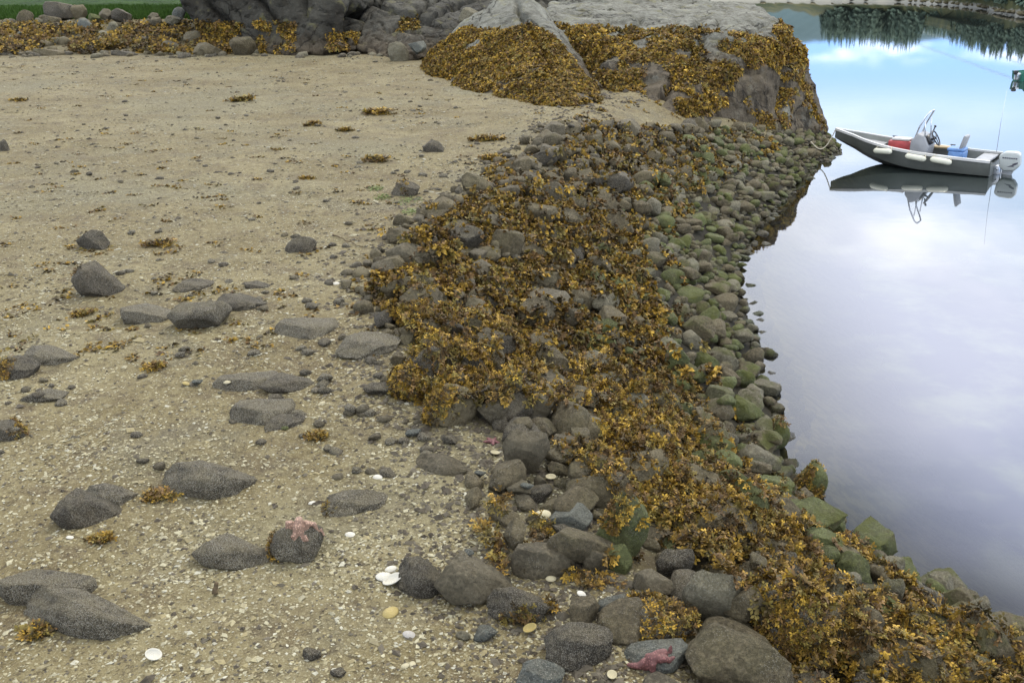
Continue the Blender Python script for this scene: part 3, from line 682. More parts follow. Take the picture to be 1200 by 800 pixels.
# ------------------------------------------------------------------ rock outcrops (large natural masses)
def outcrop(name, hulls, mat, voxel, amp, seed, label, cat='rock outcrop', group=None, strata=.0, ydrop=0, cracks=()):
    bm = bmesh.new()
    for pts in hulls:
        vs = [bm.verts.new(tuple(p)) for p in pts]
        r = bmesh.ops.convex_hull(bm, input=vs)
        bmesh.ops.delete(bm, geom=list({g for g in r['geom_interior'] + r['geom_unused'] if isinstance(g, bmesh.types.BMVert)}), context='VERTS')
    me = bpy.data.meshes.new('t'); bm.to_mesh(me); bm.free(); o = link('t', me)
    md = o.modifiers.new('r', 'REMESH'); md.mode = 'VOXEL'; md.voxel_size = voxel
    dg = bpy.context.evaluated_depsgraph_get(); ev = o.evaluated_get(dg); m2 = bpy.data.meshes.new_from_object(ev)
    m2.calc_loop_triangles(); V = np.empty(len(m2.vertices) * 3); m2.vertices.foreach_get('co', V); V = V.reshape(-1, 3)
    F = np.empty(len(m2.loop_triangles) * 3, np.int32); m2.loop_triangles.foreach_get('vertices', F); F = F.reshape(-1, 3)
    bpy.data.objects.remove(o)
    # soften, then weather along the normals
    E = np.concatenate([F[:, [0, 1]], F[:, [1, 2]], F[:, [2, 0]]])
    for _ in range(5):
        acc = np.zeros_like(V); c = np.zeros(len(V)); np.add.at(acc, E[:, 0], V[E[:, 1]]); np.add.at(c, E[:, 0], 1); V = V * .4 + .6 * acc / np.maximum(c, 1)[:, None]
    def norms(V):
        n = np.cross(V[F[:, 1]] - V[F[:, 0]], V[F[:, 2]] - V[F[:, 0]]); N = np.zeros_like(V)
        for k in range(3): np.add.at(N, F[:, k], n)
        return N / np.maximum(np.linalg.norm(N, axis=1), 1e-9)[:, None]
    N = norms(V)
    ridged = 1 - np.abs(fbm(V * [.55, .45, 1.1] + seed, 3, seed)) * 2
    V = V + N * ((fbm(V * .7 + seed, 4, seed + 3) * .9 + ridged * .35 - .3)[:, None] * amp + fbm(V * 3.1, 3, seed + 7)[:, None] * amp * .22)
    if strata:
        q = V[:, 2] * 1.4 + V[:, 0] * .35 + fbm(V * .8, 2, seed + 20) * .8
        V = V - N * (smooth(np.abs((q * 1.5) % 1 - .5), .42, .5) * strata)[:, None]
    for xa, ya, xb, yb, yd, wd, dp in cracks:      # real clefts: cut in along a plane that runs into the rock
        Pa, Pb = at_y(xa, ya, yd), at_y(xb, yb, yd + 3); n = np.cross(Pb - Pa, np.array([.15, 1, -.25])); n /= np.linalg.norm(n); e = Pb - Pa; t = (V - Pa) @ e / (e @ e)
        dist = (V - Pa) @ n + fbm(V * 1.3 + seed, 3, 55) * .22
        V = V - N * (np.exp(-(dist / wd) ** 2) * smooth(t, -.05, .12) * smooth(t, 1.6, 1.2) * dp)[:, None]
    ob = link(name, mesh_np(name, V, F, mat)); tag(ob, label, cat, group)
    return ob, V, F, norms(V)
def Y(px, py, y): return at_y(px, py, y)
def foot(px, py, dz=-.5):
    p = hit(px, py)[0]; return p + [0, 0, dz]
OG = 'rock outcrops at the head of the beach'
# the sloping outcrop in the middle
A1 = [foot(482, 92), foot(520, 110), foot(600, 128), foot(655, 140), foot(722, 138), Y(700, 105, 24), Y(662, 62, 27.5), Y(632, 20, 31), Y(612, -14, 34), Y(586, -8, 34), Y(548, 26, 33.5), Y(505, 62, 32.5), Y(484, 86, 31.5),
      np.array([4.5, 37, 1]), np.array([-2.4, 35.5, 1]), Y(560, 24, 33), Y(600, 36, 31)]
A2 = [foot(655, 141), foot(690, 140), foot(620, 133), Y(676, 95, 24.5), Y(650, 45, 29), Y(628, 60, 28.5), Y(610, 20, 31), Y(600, 100, 26), np.array([4, 33, 1])]
rockA = outcrop('weedy_outcrop', [A1, A2], M_rock, .075, .24, 5, 'sloping wedge outcrop with a bare grey crest and golden weed apron', group=OG, cracks=[(655, 100, 607, 10, 28, .08, .28), (668, 128, 640, 62, 25.5, .10, .3), (560, 40, 580, 4, 33, .06, .2)])
# the headland by the water
B1 = [foot(735, 128), foot(800, 142), foot(868, 152), Y(700, 40, 29), Y(780, 38, 28.5), Y(860, 40, 28.5), Y(905, 45, 28.5), Y(920, 62, 28.5), Y(640, 22, 33), foot(640, 60),
      Y(925, 34, 31), Y(938, 60, 30.5), np.array([4, 44, 3.7]), np.array([10, 42, 3.6]), np.array([10.2, 42, -.5]), np.array([3, 44, 0]), Y(640, 3, 41), Y(780, 12, 36), Y(880, 22, 34), Y(955, 110, 30), Y(968, 150, 30)]
B2 = [Y(855, 95, 27), Y(850, 155, 25.6), Y(915, 160, 26.5), Y(950, 156, 28), Y(973, 158, 29.5), Y(945, 70, 30), Y(880, 70, 28.2), np.array([9.2, 33, -.6]), np.array([6, 31, 0])]
B3 = [Y(760, 130, 24.6), Y(770, 80, 26), Y(830, 100, 25.6), Y(840, 152, 24.2), Y(780, 146, 23.8), np.array([6, 29, .8]), np.array([3.5, 28, 1])]
B4 = [np.array([2, 40, 1]), np.array([-1, 62, 1]), np.array([9.5, 42, 0]), np.array([9.2, 52, 0]), np.array([4, 62, 0]), np.array([2.5, 41, 4.0]), np.array([9, 42, 3.5]), np.array([8, 52, 4.2]), np.array([0, 60, 5])]
rockB = outcrop('headland', [B1, B2, B3, B4], M_rock, .085, .30, 11, 'big rocky headland at the water with a thick weed belt and grey top', group=OG, strata=.05, cracks=[(806, 42, 830, 2, 28.6, .10, .40), (786, 36, 794, 2, 28.6, .07, .22), (838, 36, 850, 4, 28.6, .07, .22), (732, 34, 754, 2, 28.8, .07, .25), (700, 34, 712, 8, 29, .06, .2), (880, 42, 905, 14, 28.6, .07, .25), (765, 140, 800, 90, 24.8, .09, .25), (905, 150, 925, 60, 27.5, .10, .30)])
# dark cliff and slabs behind the beach
C1 = [Y(232, 46, 37.5), Y(250, 54, 37), Y(330, 64, 36.2), Y(408, 62, 36.2), Y(425, 50, 37), np.array([-12.4, 39, 5.2]), np.array([-9, 38.5, 7.2]), np.array([-6, 39.5, 7.5]), np.array([-12.5, 48, 1]), np.array([-4.5, 48, 1]), np.array([-8, 48, 8]), Y(235, 20, 38.5), Y(430, 0, 38.5)]
C2 = [Y(300, 60, 36.3), Y(340, 66, 35.8), Y(345, 20, 37), Y(322, 10, 37.5), Y(420, 58, 36.3), Y(395, -20, 37.3), np.array([-8, 40, 1]), np.array([-5.6, 40, 1])]
rockC = outcrop('dark_cliff', [C1, C2], M_cliff, .09, .30, 23, 'dark steep rock face behind the head of the beach', group=OG, strata=.10, cracks=[(404, 56, 448, -6, 36.6, .16, .9), (338, 40, 318, 2, 36.8, .10, .4), (290, 50, 262, 8, 37, .10, .35), (366, 40, 380, 0, 36.8, .08, .3)])
D1 = [Y(413, 56, 36.8), Y(440, 64, 35.5), Y(500, 60, 35.8), Y(560, 30, 37), Y(440, 0, 39), Y(540, -6, 40), np.array([-5.5, 46, 5.5]), np.array([2, 46, 5.4]), np.array([-5, 46, 1]), np.array([2, 40, 1]), Y(425, 25, 38)]
D2 = [Y(428, 60, 36), Y(470, 74, 33.8), Y(500, 66, 34.2), Y(492, 40, 35.6), Y(455, 44, 36), np.array([-2.5, 37.5, 1]), np.array([-4.8, 37, 1])]
rockD = outcrop('cracked_slabs', [D1, D2], M_slab, .09, .28, 31, 'broken sloping rock slabs between the dark cliff and the weedy wedge outcrop', group=OG, strata=.12, cracks=[(404, 56, 448, -6, 37, .16, .8), (455, 40, 520, 6, 37, .09, .35), (480, 30, 545, 14, 37, .08, .3), (470, 10, 500, 34, 37.5, .08, .3)])

# boulders and stones along the head of the beach, left
BG = 'boulders below the turf bank'
def back_rock(box, yd, kind, mat, lab, pick=0, g=BG):
    x0, y0, x1, y1 = box; P = at_y((x0 + x1) / 2, (y0 + y1) / 2, yd); dep = (P - CP) @ CF; w = (x1 - x0) * dep / FPX; h = (y1 - y0) * dep / FPX * 1.25
    bi = K[kind][pick % len(K[kind])]; o = link('boulder', base_mesh(bi, 4, mat)); o.location = P; o.scale = (w, w * .8, h); o.rotation_euler = (0, 0, rng.uniform(-.3, .3))
    if lab: tag(o, lab, 'boulder', g)
    return o
back = [
 ((52,4,88,20),41.6,'slabby',M_dark,'dark flat boulder tilted against the green turf, highest of the row'),
 ((20,14,40,30),41.2,'blocky',M_bank,'squarish grey brown boulder left of the dark tilted boulder, under the turf'),
 ((84,8,102,24),41.4,'angular',M_bank,'steep grey boulder right of the dark tilted boulder'),
 ((116,12,132,24),41.3,'rounded',M_smooth,'rounded grey boulder in the turf edge right of the steep boulder'),
 ((130,12,152,26),41.3,'wedge shaped',M_dark,'dark slanting boulder at the right end of the turf edge row'),
 ((103,17,118,25),41.0,'rounded',M_green,'little greenish egg shaped boulder below the turf edge'),
 ((50,20,72,32),40.6,'slabby',M_bank,'long low grey boulder under the squarish ones'),
 ((92,24,112,40),40.0,'wedge shaped',M_blue,'bluish slanting boulder above the weed band'),
 ((124,27,140,38),40.0,'blocky',M_pale,'pale squarish boulder right of the bluish slanting one'),
 ((18,38,32,48),39.2,'rounded',M_blue,'small bluish round boulder alone in the weed band'),
 ((0,24,20,38),40.4,'lumpy',M_bank,'low grey boulder at the left end of the row'),
 ((40,22,52,29),40.8,'rounded',M_pale,'small pale boulder beside the squarish grey brown one'),
 ((172,16,188,24),41,'rounded',M_smooth,'round grey boulder at the foot of the dark cliff shade'),
 ((202,10,218,22),41,'blocky',M_blue,'bluish block below the dark cliff, right of the turf'),
 ((176,22,190,34),40,'angular',M_smooth,'grey lump under the round boulder at the cliff foot'),
 ((193,20,212,32),40,'lumpy',M_pale,'pale boulder below the bluish block'),
 ((215,38,250,52),38.4,'lumpy',M_bank,'low rounded boulder by the left foot of the dark cliff'),
 ((188,50,210,66),37.2,'lumpy',M_smooth,'rounded grey beach boulder in front of the weed band'),
 ((270,46,300,68),36.0,'angular',M_bank,'pointed grey brown boulder before the dark cliff'),
 ((130,60,162,70),36.6,'slabby',M_dark,'dark flat stone where the sand meets the weed band'),
 ((225,52,262,68),36.4,'lumpy',M_bank,'knobbly grey boulder left of the pointed one'),
 ((40,58,78,70),36.6,'slabby',M_bank,'flat grey stone at the far edge of the sand'),
 ((465,40,485,50),36,'slabby',M_dark,'dark flat boulder beneath the cracked slabs'),
 ((478,50,500,62),34.4,'angular',M_blue,'bluish angular boulder left of the weedy wedge outcrop'),
 ((455,52,480,74),34.0,'lumpy',M_pale,'large sandy coloured boulder at the foot of the cracked slabs'),
 ((538,12,562,34),35,'lumpy',M_pale,'pale rounded boulder on the left shoulder of the wedge outcrop'),
]
for k, (b, yd, kd, mt, lb) in enumerate(back): back_rock(b, yd, kd, mt, lb, k)
# small stuff among them, one mass
sm = []
for _ in range(420):
    x = rng.uniform(-24, 1.5); y = rng.uniform(35.2, 41.5)
    if x > -12.5 and y > 36.8: continue
    w = rng.uniform(.16, .6) * (1.2 if y > 38 else .8); z = float(terrain(np.array([x]), np.array([y]))[0])
    M3 = Matrix.Rotation(rng.uniform(0, 6.28), 3, 'Z'); A = np.array(M3) @ np.diag([w, w * .8, w * .6])
    sm.append(dict(x=x, y=y, z=z + w * .05, A=A, bi=int(rng.integers(NB)), mat=[M_bank, M_dark, M_smooth, M_pale][int(rng.integers(4))], pw=12))
join_stones('shore_rubble', sm)

tick('rocks')
# ------------------------------------------------------------------ seaweed
GOLD = np.array([[.35, .222, .030], [.275, .168, .025], [.145, .088, .018], [.062, .043, .015], [.185, .142, .034], [.150, .088, .030]])
def make_weed(P, N, size, nb, seed, dark=None, hang=.5, plain_=False):
    """forked drooping fronds at roots P with surface normals N; returns V, F, colours"""
    g = np.random.default_rng(seed); n = len(P)
    P = np.repeat(P, nb, 0); N = np.repeat(N, nb, 0); sz = np.repeat(size, nb) * g.uniform(.6, 1.25, n * nb)
    tone = np.repeat(g.integers(0, len(GOLD), n), nb); cdark = np.repeat(dark if dark is not None else g.uniform(.55, 1.1, n), nb)
    m = n * nb; r = g.normal(size=(m, 3)); r -= (r * N).sum(1)[:, None] * N; r /= np.linalg.norm(r, axis=1)[:, None] + 1e-9
    down = np.array([0, 0, -1.0])[None] - N * (-N[:, 2:3]); dl = np.linalg.norm(down, axis=1)[:, None]; down = down / np.maximum(dl, .15)
    d = r + down * hang * np.minimum(1, dl * 2.0) + N * g.uniform(.0, .65, m)[:, None]; d /= np.linalg.norm(d, axis=1)[:, None]
    root = P + r * sz[:, None] * g.uniform(0, .55, m)[:, None] - N * .004
    side = np.cross(d, N + g.normal(size=(m, 3)) * .6); side /= np.linalg.norm(side, axis=1)[:, None] + 1e-9
    L = sz[:, None]; w = sz[:, None] * .15
    mid = root + d * L * .5; drop = (N * -.22 + down * .12)
    fk = mid + d * L * .12
    if plain_:
        tip = root + d * L * .95 + drop * L * .5; V = np.stack([root, mid - side * w * 1.9, tip, mid + side * w * 1.9], 1).reshape(-1, 3); o = np.arange(m)[:, None] * 4
        c = GOLD[tone] * (cdark * g.uniform(.7, 1.3, m))[:, None]; k = np.array([.4, .9, 1.35, .9])  # blade darkens to the root: own tone plus painted shade inside the clump
        return V, np.concatenate([o + [0, 1, 2], o + [0, 2, 3]], 0), (c[:, None, :] * k[None, :, None]).reshape(-1, 3)
    a0, a1 = root - side * w * .5, root + side * w * .5
    b0, b1 = mid - side * w, mid + side * w
    tips = []
    for sg in (-1, 1):
        dd = d + side * sg * .75 + drop; dd /= np.linalg.norm(dd, axis=1)[:, None]; sd_ = np.cross(dd, np.cross(d, side)); sd_ /= np.linalg.norm(sd_, axis=1)[:, None] + 1e-9
        e = fk + dd * L * .28; t = fk + dd * L * .52
        tips += [e - sd_ * w * .95, t, e + sd_ * w * .95]
    V = np.stack([a0, a1, b0, b1, fk] + tips, 1).reshape(-1, 3)
    o = np.arange(m)[:, None] * 11
    F = np.concatenate([o + [0, 1, 3], o + [0, 3, 2], o + [2, 3, 4], o + [4, 5, 6], o + [4, 6, 7], o + [4, 8, 9], o + [4, 9, 10]], 0)
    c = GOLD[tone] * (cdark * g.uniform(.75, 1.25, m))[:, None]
    k = np.array([.45, .45, .75, .75, .95, 1.15, 1.35, 1.15, 1.15, 1.35, 1.15])  # root end darkened, tips lightened, partly as shade painted into the fronds
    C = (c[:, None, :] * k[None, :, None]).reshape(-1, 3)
    return V, F, C
def weed_object(name, parts, kind=None, parent=None):
    V = np.concatenate([p[0] for p in parts]); C = np.concatenate([p[2] for p in parts]); off = 0; F = []
    for p in parts: F.append(p[1] + off); off += len(p[0])
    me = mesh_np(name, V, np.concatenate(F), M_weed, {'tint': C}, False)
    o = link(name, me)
    if kind: o['kind'] = kind
    return o
def inpoly(px, py, poly):
    r = np.zeros(len(px), bool); n = len(poly)
    for i in range(n):
        x1, y1 = poly[i]; x2, y2 = poly[(i + 1) % n]
        c = ((y1 > py) != (y2 > py)) & (px < (x2 - x1) * (py - y1) / ((y2 - y1) or 1e-9) + x1); r ^= c
    return r
MAIN = [(545,232),(610,222),(650,190),(700,165),(740,160),(735,200),(745,260),(765,320),(785,400),(815,450),(855,520),(895,575),(950,615),(1000,640),(1060,672),(1120,705),(1210,755),(1210,860),(960,860),(925,780),(885,700),(800,640),(700,560),(640,515),(590,500),(520,480),(465,465),(490,400),(430,345),(440,322),(505,300),(470,280),(520,250)]
SPARSE = [(640,170),(690,140),(840,150),(930,165),(850,205),(800,260),(800,330),(830,420),(870,500),(960,600),(900,560),(800,400),(560,200)]
GY, GX = np.gradient(HM, HC)
def root_points(x, y):
    ix, iy = hidx(x, y); k = 2
    gx = (HM[iy, np.clip(ix + k, 0, HNX - 1)] - HM[iy, np.clip(ix - k, 0, HNX - 1)]) / (2 * k * HC); gy = (HM[np.clip(iy + k, 0, HNY - 1), ix] - HM[np.clip(iy - k, 0, HNY - 1), ix]) / (2 * k * HC)
    N = np.stack([-np.clip(gx, -2, 2), -np.clip(gy, -2, 2), np.ones(len(x))], 1); N /= np.linalg.norm(N, axis=1)[:, None]
    return np.stack([x, y, HM[iy, ix]], 1), N
def bank_weed():
    parts = []
    for (y0, y1, dens, sz, nb) in ((3.1, 9.5, 900, .046, 12), (9.5, 15, 600, .060, 13), (15, 27, 260, .075, 13)):
        n = int((y1 - y0) * 9.5 * dens); y = rng.uniform(y0, y1, n); x = rng.uniform(-2.6, 7.0, n) if y1 > 16 else rng.uniform(-2.6, 5.2, n)
        P, N = root_points(x, y); px, py, _ = project(P); s = s_of(x, y)
        q = fbm(P * [2.0, 2.0, 2.0], 3, 61) + .35 * fbm(P * 7, 2, 62); low = fbm(P * .55, 2, 63)
        main = inpoly(px, py, MAIN) | (inpoly(px, py, [(640,178),(690,142),(790,150),(835,172),(850,200),(800,225),(745,240),(700,200)]) & (rng.random(n) < .6)); sp = inpoly(px, py, SPARSE)
        lowrt = smooth(px, 820, 930) * smooth(py, 600, 680)
        prob = np.where(main, smooth(q + low * .3 - lowrt * .42, -.48, -.22) * .98, np.where(sp, smooth(q, -.04 + .0 * q, .16) * .75, np.where((s > -.05) & (s < .8) & (P[:, 2] > .25), smooth(q, .30, .45) * .4, 0)))
        prob *= np.where(y > 15, .75, 1) * (P[:, 2] > .12) * (s > -.06)
        rc = np.array([(560,450),(620,480)]) ; k = rng.random(n) < prob
        k &= ~((px > 545) & (px < 700) & (py > 478) & (py < 520))
        P, N, q = P[k], N[k], q[k]
        P = P + [0, 0, 1] * (np.maximum(0, fbm(P * 3.2, 2, 66)) * .16)[:, None] * (y0 < 14)
        red = 1.0 - .45 * smooth(fbm(P * 3.0, 2, 70), .1, .5)
        parts.append(make_weed(P, N, np.full(len(P), sz) * rng.uniform(.8, 1.2, len(P)), nb, int(y0 * 10), dark=rng.uniform(.5, 1.15, len(P)) * red, hang=.9, plain_=y0 > 9))
        print('WEED', len(P))
        n = 260; P = hit(rng.uniform(0, 640, n), rng.uniform(64, 420, n)); P = P[(s_of(P[:, 0], P[:, 1]) < .02) & (P[:, 1] < 35)]     # scraps strewn on the sand
    P = np.repeat(P, 5, 0) + rng.normal(size=(len(P) * 5, 3)) * [.06, .05, 0]; P[:, 2] = terrain(P[:, 0], P[:, 1]) + .004
    parts.append(make_weed(P, np.tile([0, 0, 1.0], (len(P), 1)), np.full(len(P), .055), 5, 77, dark=rng.uniform(.5, .9, len(P)), plain_=True))
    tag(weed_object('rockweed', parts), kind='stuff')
bank_weed()
def surf_weed(name, rock, poly, dens, sz, nb, seed, zlim=None, thr=-.1, nz=-.3, parent=None):
    _, V, F, N = rock; T = V[F]; c = T.mean(1); ar = np.linalg.norm(np.cross(T[:, 1] - T[:, 0], T[:, 2] - T[:, 0]), axis=1) / 2
    px, py, _ = project(c); nf = N[F].mean(1); facing = ((CP - c) * nf).sum(1) > 0
    ok = (nf[:, 2] > nz)
    if poly is not None: ok &= inpoly(px, py, poly)
    if zlim: ok &= (c[:, 2] < zlim(c)) & (c[:, 2] > .4)
    q = fbm(c * 1.1, 3, seed) + .5 * fbm(c * 4, 2, seed + 1); pr = smooth(q, thr, thr + .18) * ok * facing
    exp = ar * dens * pr; k = rng.poisson(exp); idx = np.repeat(np.arange(len(F)), k); b = rng.dirichlet((1, 1, 1), len(idx))
    P = (T[idx] * b[:, :, None]).sum(1); Nn = nf[idx]; Nn /= np.linalg.norm(Nn, axis=1)[:, None]
    dk = .72 + .38 * smooth(fbm(P * .9, 2, seed + 4), -.3, .4); print('SW', name, len(P))
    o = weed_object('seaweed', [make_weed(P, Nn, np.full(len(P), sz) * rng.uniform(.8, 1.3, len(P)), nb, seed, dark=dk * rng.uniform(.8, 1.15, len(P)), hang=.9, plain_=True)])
    o['kind'] = 'stuff'; o.parent = rock[0]; return o
surf_weed('A', rockA, [(470,90),(500,60),(545,32),(570,36),(600,33),(625,30),(650,45),(690,95),(700,100),(690,118),(650,130),(600,130),(540,120),(490,106)], 620, .10, 9, 91, thr=-.34)
surf_weed('A', rockA, [(650,100),(670,92),(712,122),(720,134),(670,132)], 450, .09, 9, 94, thr=-.10)
surf_weed('B', rockB, [(650,28),(700,33),(760,36),(800,32),(840,38),(880,40),(905,42),(915,25),(935,36),(950,72),(930,78),(890,72),(860,90),(850,120),(830,132),(790,136),(740,128),(660,110)], 560, .105, 9, 97, thr=-.22)
surf_weed('B', rockB, [(850,70),(950,70),(975,150),(850,152)], 300, .09, 8, 98, thr=.02)
surf_weed('C', rockC, [(225,26),(345,26),(345,62),(225,60)], 240, .11, 9, 101, thr=-.22)
surf_weed('C', rockC, [(385,38),(440,38),(440,58),(385,58)], 200, .11, 8, 102, thr=-.1)
surf_weed('D', rockD, [(468,22),(490,22),(490,34),(468,36)], 260, .11, 8, 103, thr=-.4)
# weed band on the rubble at the back left
n = 3600; x = rng.uniform(-24, -8.5, n); y = rng.uniform(36.6, 40.3, n); z = terrain(x, y); P = np.stack([x, y, z + rng.uniform(.02, .28, n)], 1)
q = fbm(P * .8, 3, 120); k = (q > -.12) & ((x < -12) | (y < 38)); P = P[k]
tag(weed_object('shore_rockweed', [make_weed(P, np.tile([0, -.5, .86], (len(P), 1)), np.full(len(P), .15), 12, 121, dark=rng.uniform(.45, .95, len(P)), plain_=True)]), kind='stuff')
# sleeves of weed on the rocks of the beach and the picked boulders: parts of their rock
for i in order[:N_OBJ]:
    s = stones[i]
    if not s['hand'] or not s['weed'] or s['weed'] < .1: continue
    o = s['obj']; V, F = BASES[3][s['bi']]; Am = s['A']; W = V @ Am.T + [s['x'], s['y'], s['z']]; T = W[F]
    nn = np.cross(T[:, 1] - T[:, 0], T[:, 2] - T[:, 0]); ar = np.linalg.norm(nn, axis=1) / 2; nn = nn / (2 * ar[:, None] + 1e-12); c = T.mean(1)
    g = terrain(c[:, 0], c[:, 1]); q = fbm(c * 3.5 + i, 2, 140)
    side = ((c[:, :2] - [s['x'], s['y']]) @ np.array([-.6, -.5])) / s['w']
    pr = smooth(q + (s['weed'] - (.62 if s['name'] == 'beach_rock' else .45)) * 1.5 + (side * .6 if s['weed'] < .7 else 0) + (0.0 if s['name'] == 'bank_boulder' else -.1), .0, .2) * (c[:, 2] > g + .01) * (nn[:, 2] > -.5)
    k = rng.poisson(ar * (1500 if s['y'] < 9 else 700) * pr * (.75 if s['name'] == 'beach_rock' else 1)); idx = np.repeat(np.arange(len(F)), k)
    if len(idx) < 2: continue
    P = T[idx].mean(1) + rng.normal(size=(len(idx), 3)) * .006; sz = .034 if s['y'] < 9 else .05
    w_ = weed_object('seaweed_tuft', [make_weed(P, nn[idx], np.full(len(idx), sz), 9, 300 + int(i), dark=rng.uniform(.5, 1.05, len(idx)))])
    w_['kind'] = 'stuff'; w_.parent = o; w_.matrix_parent_inverse = o.matrix_world.inverted()
# separate tufts lying on the sand
TG = 'weed tufts lying on the sand'
tufts = [(285,118,14,'yellow weed tuft lying alone on the far sand'), (440,188,14,'olive weed clump right of centre on the far sand'), (368,146,10,'small weed tuft below the yellow one on the far sand'),
 (405,153,9,'small weed tuft between two far clumps'), (360,210,8,'tiny weed tuft on bare sand above the small dark block'), (188,287,16,'sprawling green brown weed sprig beside a thin twig'), (98,368,12,'orange weed tuft below the dark pointed rock'),
 (183,430,13,'brown weed tuft on the sand right of the knobbly rock'), (186,582,16,'dark orange weed tuft at the left end of the broad dome rock'), (372,512,9,'tiny weed tuft by the tilted slab'), (42,742,14,'round brown weed tuft below the wide barnacled mound'),
 (445,133,16,'flat weed streak lying before the wedge outcrop'), (22,118,8,'tiny tuft at the far left of the sand'), (570,165,16,'weed clump on the sand below the wedge outcrop'), (576,186,14,'weed clump at the beginning of the bank top'),
 (120,632,7,'tiny crumb of weed between the barnacled rocks')]
for px, py, r_, lb in tufts:
    P0 = hit(px, py)[0]; dep = (P0 - CP) @ CF; rad = r_ * dep / FPX; n = 26
    a = rng.uniform(0, 6.28, n); rr = rad * np.sqrt(rng.random(n)); x, y = P0[0] + np.cos(a) * rr, P0[1] + np.sin(a) * rr * .7
    P = np.stack([x, y, terrain(x, y) + .01 + .25 * rad * (1 - rr / rad)], 1)
    tag(weed_object('seaweed_clump', [make_weed(P, np.tile([0, 0, 1.0], (n, 1)), np.full(n, max(.045, rad * .42)), 9, int(px), dark=rng.uniform(.6, 1.0, n))]), lb, 'seaweed', TG)
# bright green algae films on the sand
m = Mat('green_algae'); m.base(m.mix(m.noise(40), (.085, .115, .028), (.14, .18, .045)), .7, .3); M_alg = m.m
for px, py, r_, lb in [(478, 236, 14, 'bright green algae patch beside the weed capped rock'), (482, 249, 10, 'smaller green algae patch below the bright one'), (440, 222, 8, 'faint green algae spot left of the weed capped rock'), (448,232,8,'thin green algae smear left of the bright patch')]:
    P0 = hit(px, py)[0]; dep = (P0 - CP) @ CF; rad = r_ * dep / FPX; n = 170
    a = rng.uniform(0, 6.28, n); rr = rad * 1.3 * rng.random(n) ** .8; x, y = P0[0] + np.cos(a) * rr, P0[1] + np.sin(a) * rr * 1.5
    z = terrain(x, y) + .006; V = []; F = []
    for k in range(n):
        b = len(V); t = rng.uniform(0, 6.28); q = rng.uniform(.006, .018)
        V += [(x[k] + q * math.cos(t + j * 1.57) * (1 if j % 2 else .5), y[k] + q * math.sin(t + j * 1.57), z[k] + rng.uniform(0, .02)) for j in range(4)]; F.append((b, b + 1, b + 2, b + 3))
    tag(link('green_algae', mesh_np('green_algae', V, F, M_alg, None, False)), lb, 'algae', 'green algae on the sand')

tick('weed')
# ------------------------------------------------------------------ shell grit and pebbles lying on the sand
def grit():
    n = 125000; px = rng.uniform(-30, 900, n); py = 58 + (830 - 58) * rng.random(n) ** 1.25
    P = hit(px, py); s = s_of(P[:, 0], P[:, 1]); nn = fbm(P * [1.6, 1.6, 0], 3, 200)
    edge = smooth(s, -.30, 0)
    k = (s < .16) & (P[:, 1] < 36) & (rng.random(n) < (.30 + .5 * smooth(nn, -.1, .3)) + .3 * edge) ; P, s, px, py, edge = P[k], s[k], px[k], py[k], edge[k]; n = len(P)
    dep = (P - CP) @ CF; r = rng.random(n)
    size = (.0036 + .0013 * dep * .55) * rng.lognormal(0, .42, n); size = np.clip(size, .003, .05) * np.where(dep > 11, 1.0, 1)
    grey = (rng.random(n) < .10 + .32 * edge); size = np.where(grey, size * 1.2 * (1 + .6 * edge), size)
    O = np.array([[1, 0, 0], [0, 1, 0], [-1, 0, 0], [0, -1, 0], [0, 0, 1], [0, 0, -1.0]])
    V = O[None] * (1 + rng.uniform(-.35, .35, (n, 6, 3))) ; V = V + rng.normal(size=(n, 6, 3)) * .12
    V[:, :, 0] *= rng.uniform(.7, 1.7, n)[:, None]; V[:, :, 2] *= np.where(grey, .55, rng.uniform(.15, .4, n))[:, None]
    a = rng.uniform(0, 6.28, n); c, sn = np.cos(a)[:, None], np.sin(a)[:, None]
    X = V[:, :, 0] * c - V[:, :, 1] * sn; Yy = V[:, :, 0] * sn + V[:, :, 1] * c; Z = V[:, :, 2] + X * rng.uniform(-.3, .3, n)[:, None]
    V = np.stack([X, Yy, Z], -1) * size[:, None, None] + P[:, None, :] + [0, 0, .0015]
    f = np.array([[0, 1, 4], [1, 2, 4], [2, 3, 4], [3, 0, 4], [1, 0, 5], [2, 1, 5], [3, 2, 5], [0, 3, 5]])
    F = (np.arange(n)[:, None, None] * 6 + f[None]).reshape(-1, 3)
    pal = np.array([[.56, .52, .34], [.46, .41, .24], [.38, .32, .16], [.62, .60, .46], [.31, .27, .15]]); gp = np.array([[.10, .083, .055], [.16, .138, .095], [.06, .048, .03], [.12, .105, .072]])
    C = (.66 - .20 * smooth(dep, 8, 16))[:, None] * np.where(grey[:, None], gp[rng.integers(0, 4, n)], pal[rng.choice(5, n, p=[.26, .27, .2, .09, .18])]) * rng.uniform(.75, 1.1, n)[:, None]
    tag(link('shell_grit', mesh_np('shell_grit', V.reshape(-1, 3), F, M_chip, {'tint': np.repeat(C, 6, 0)}, False)), kind='stuff'); print('GRIT', n)
grit()

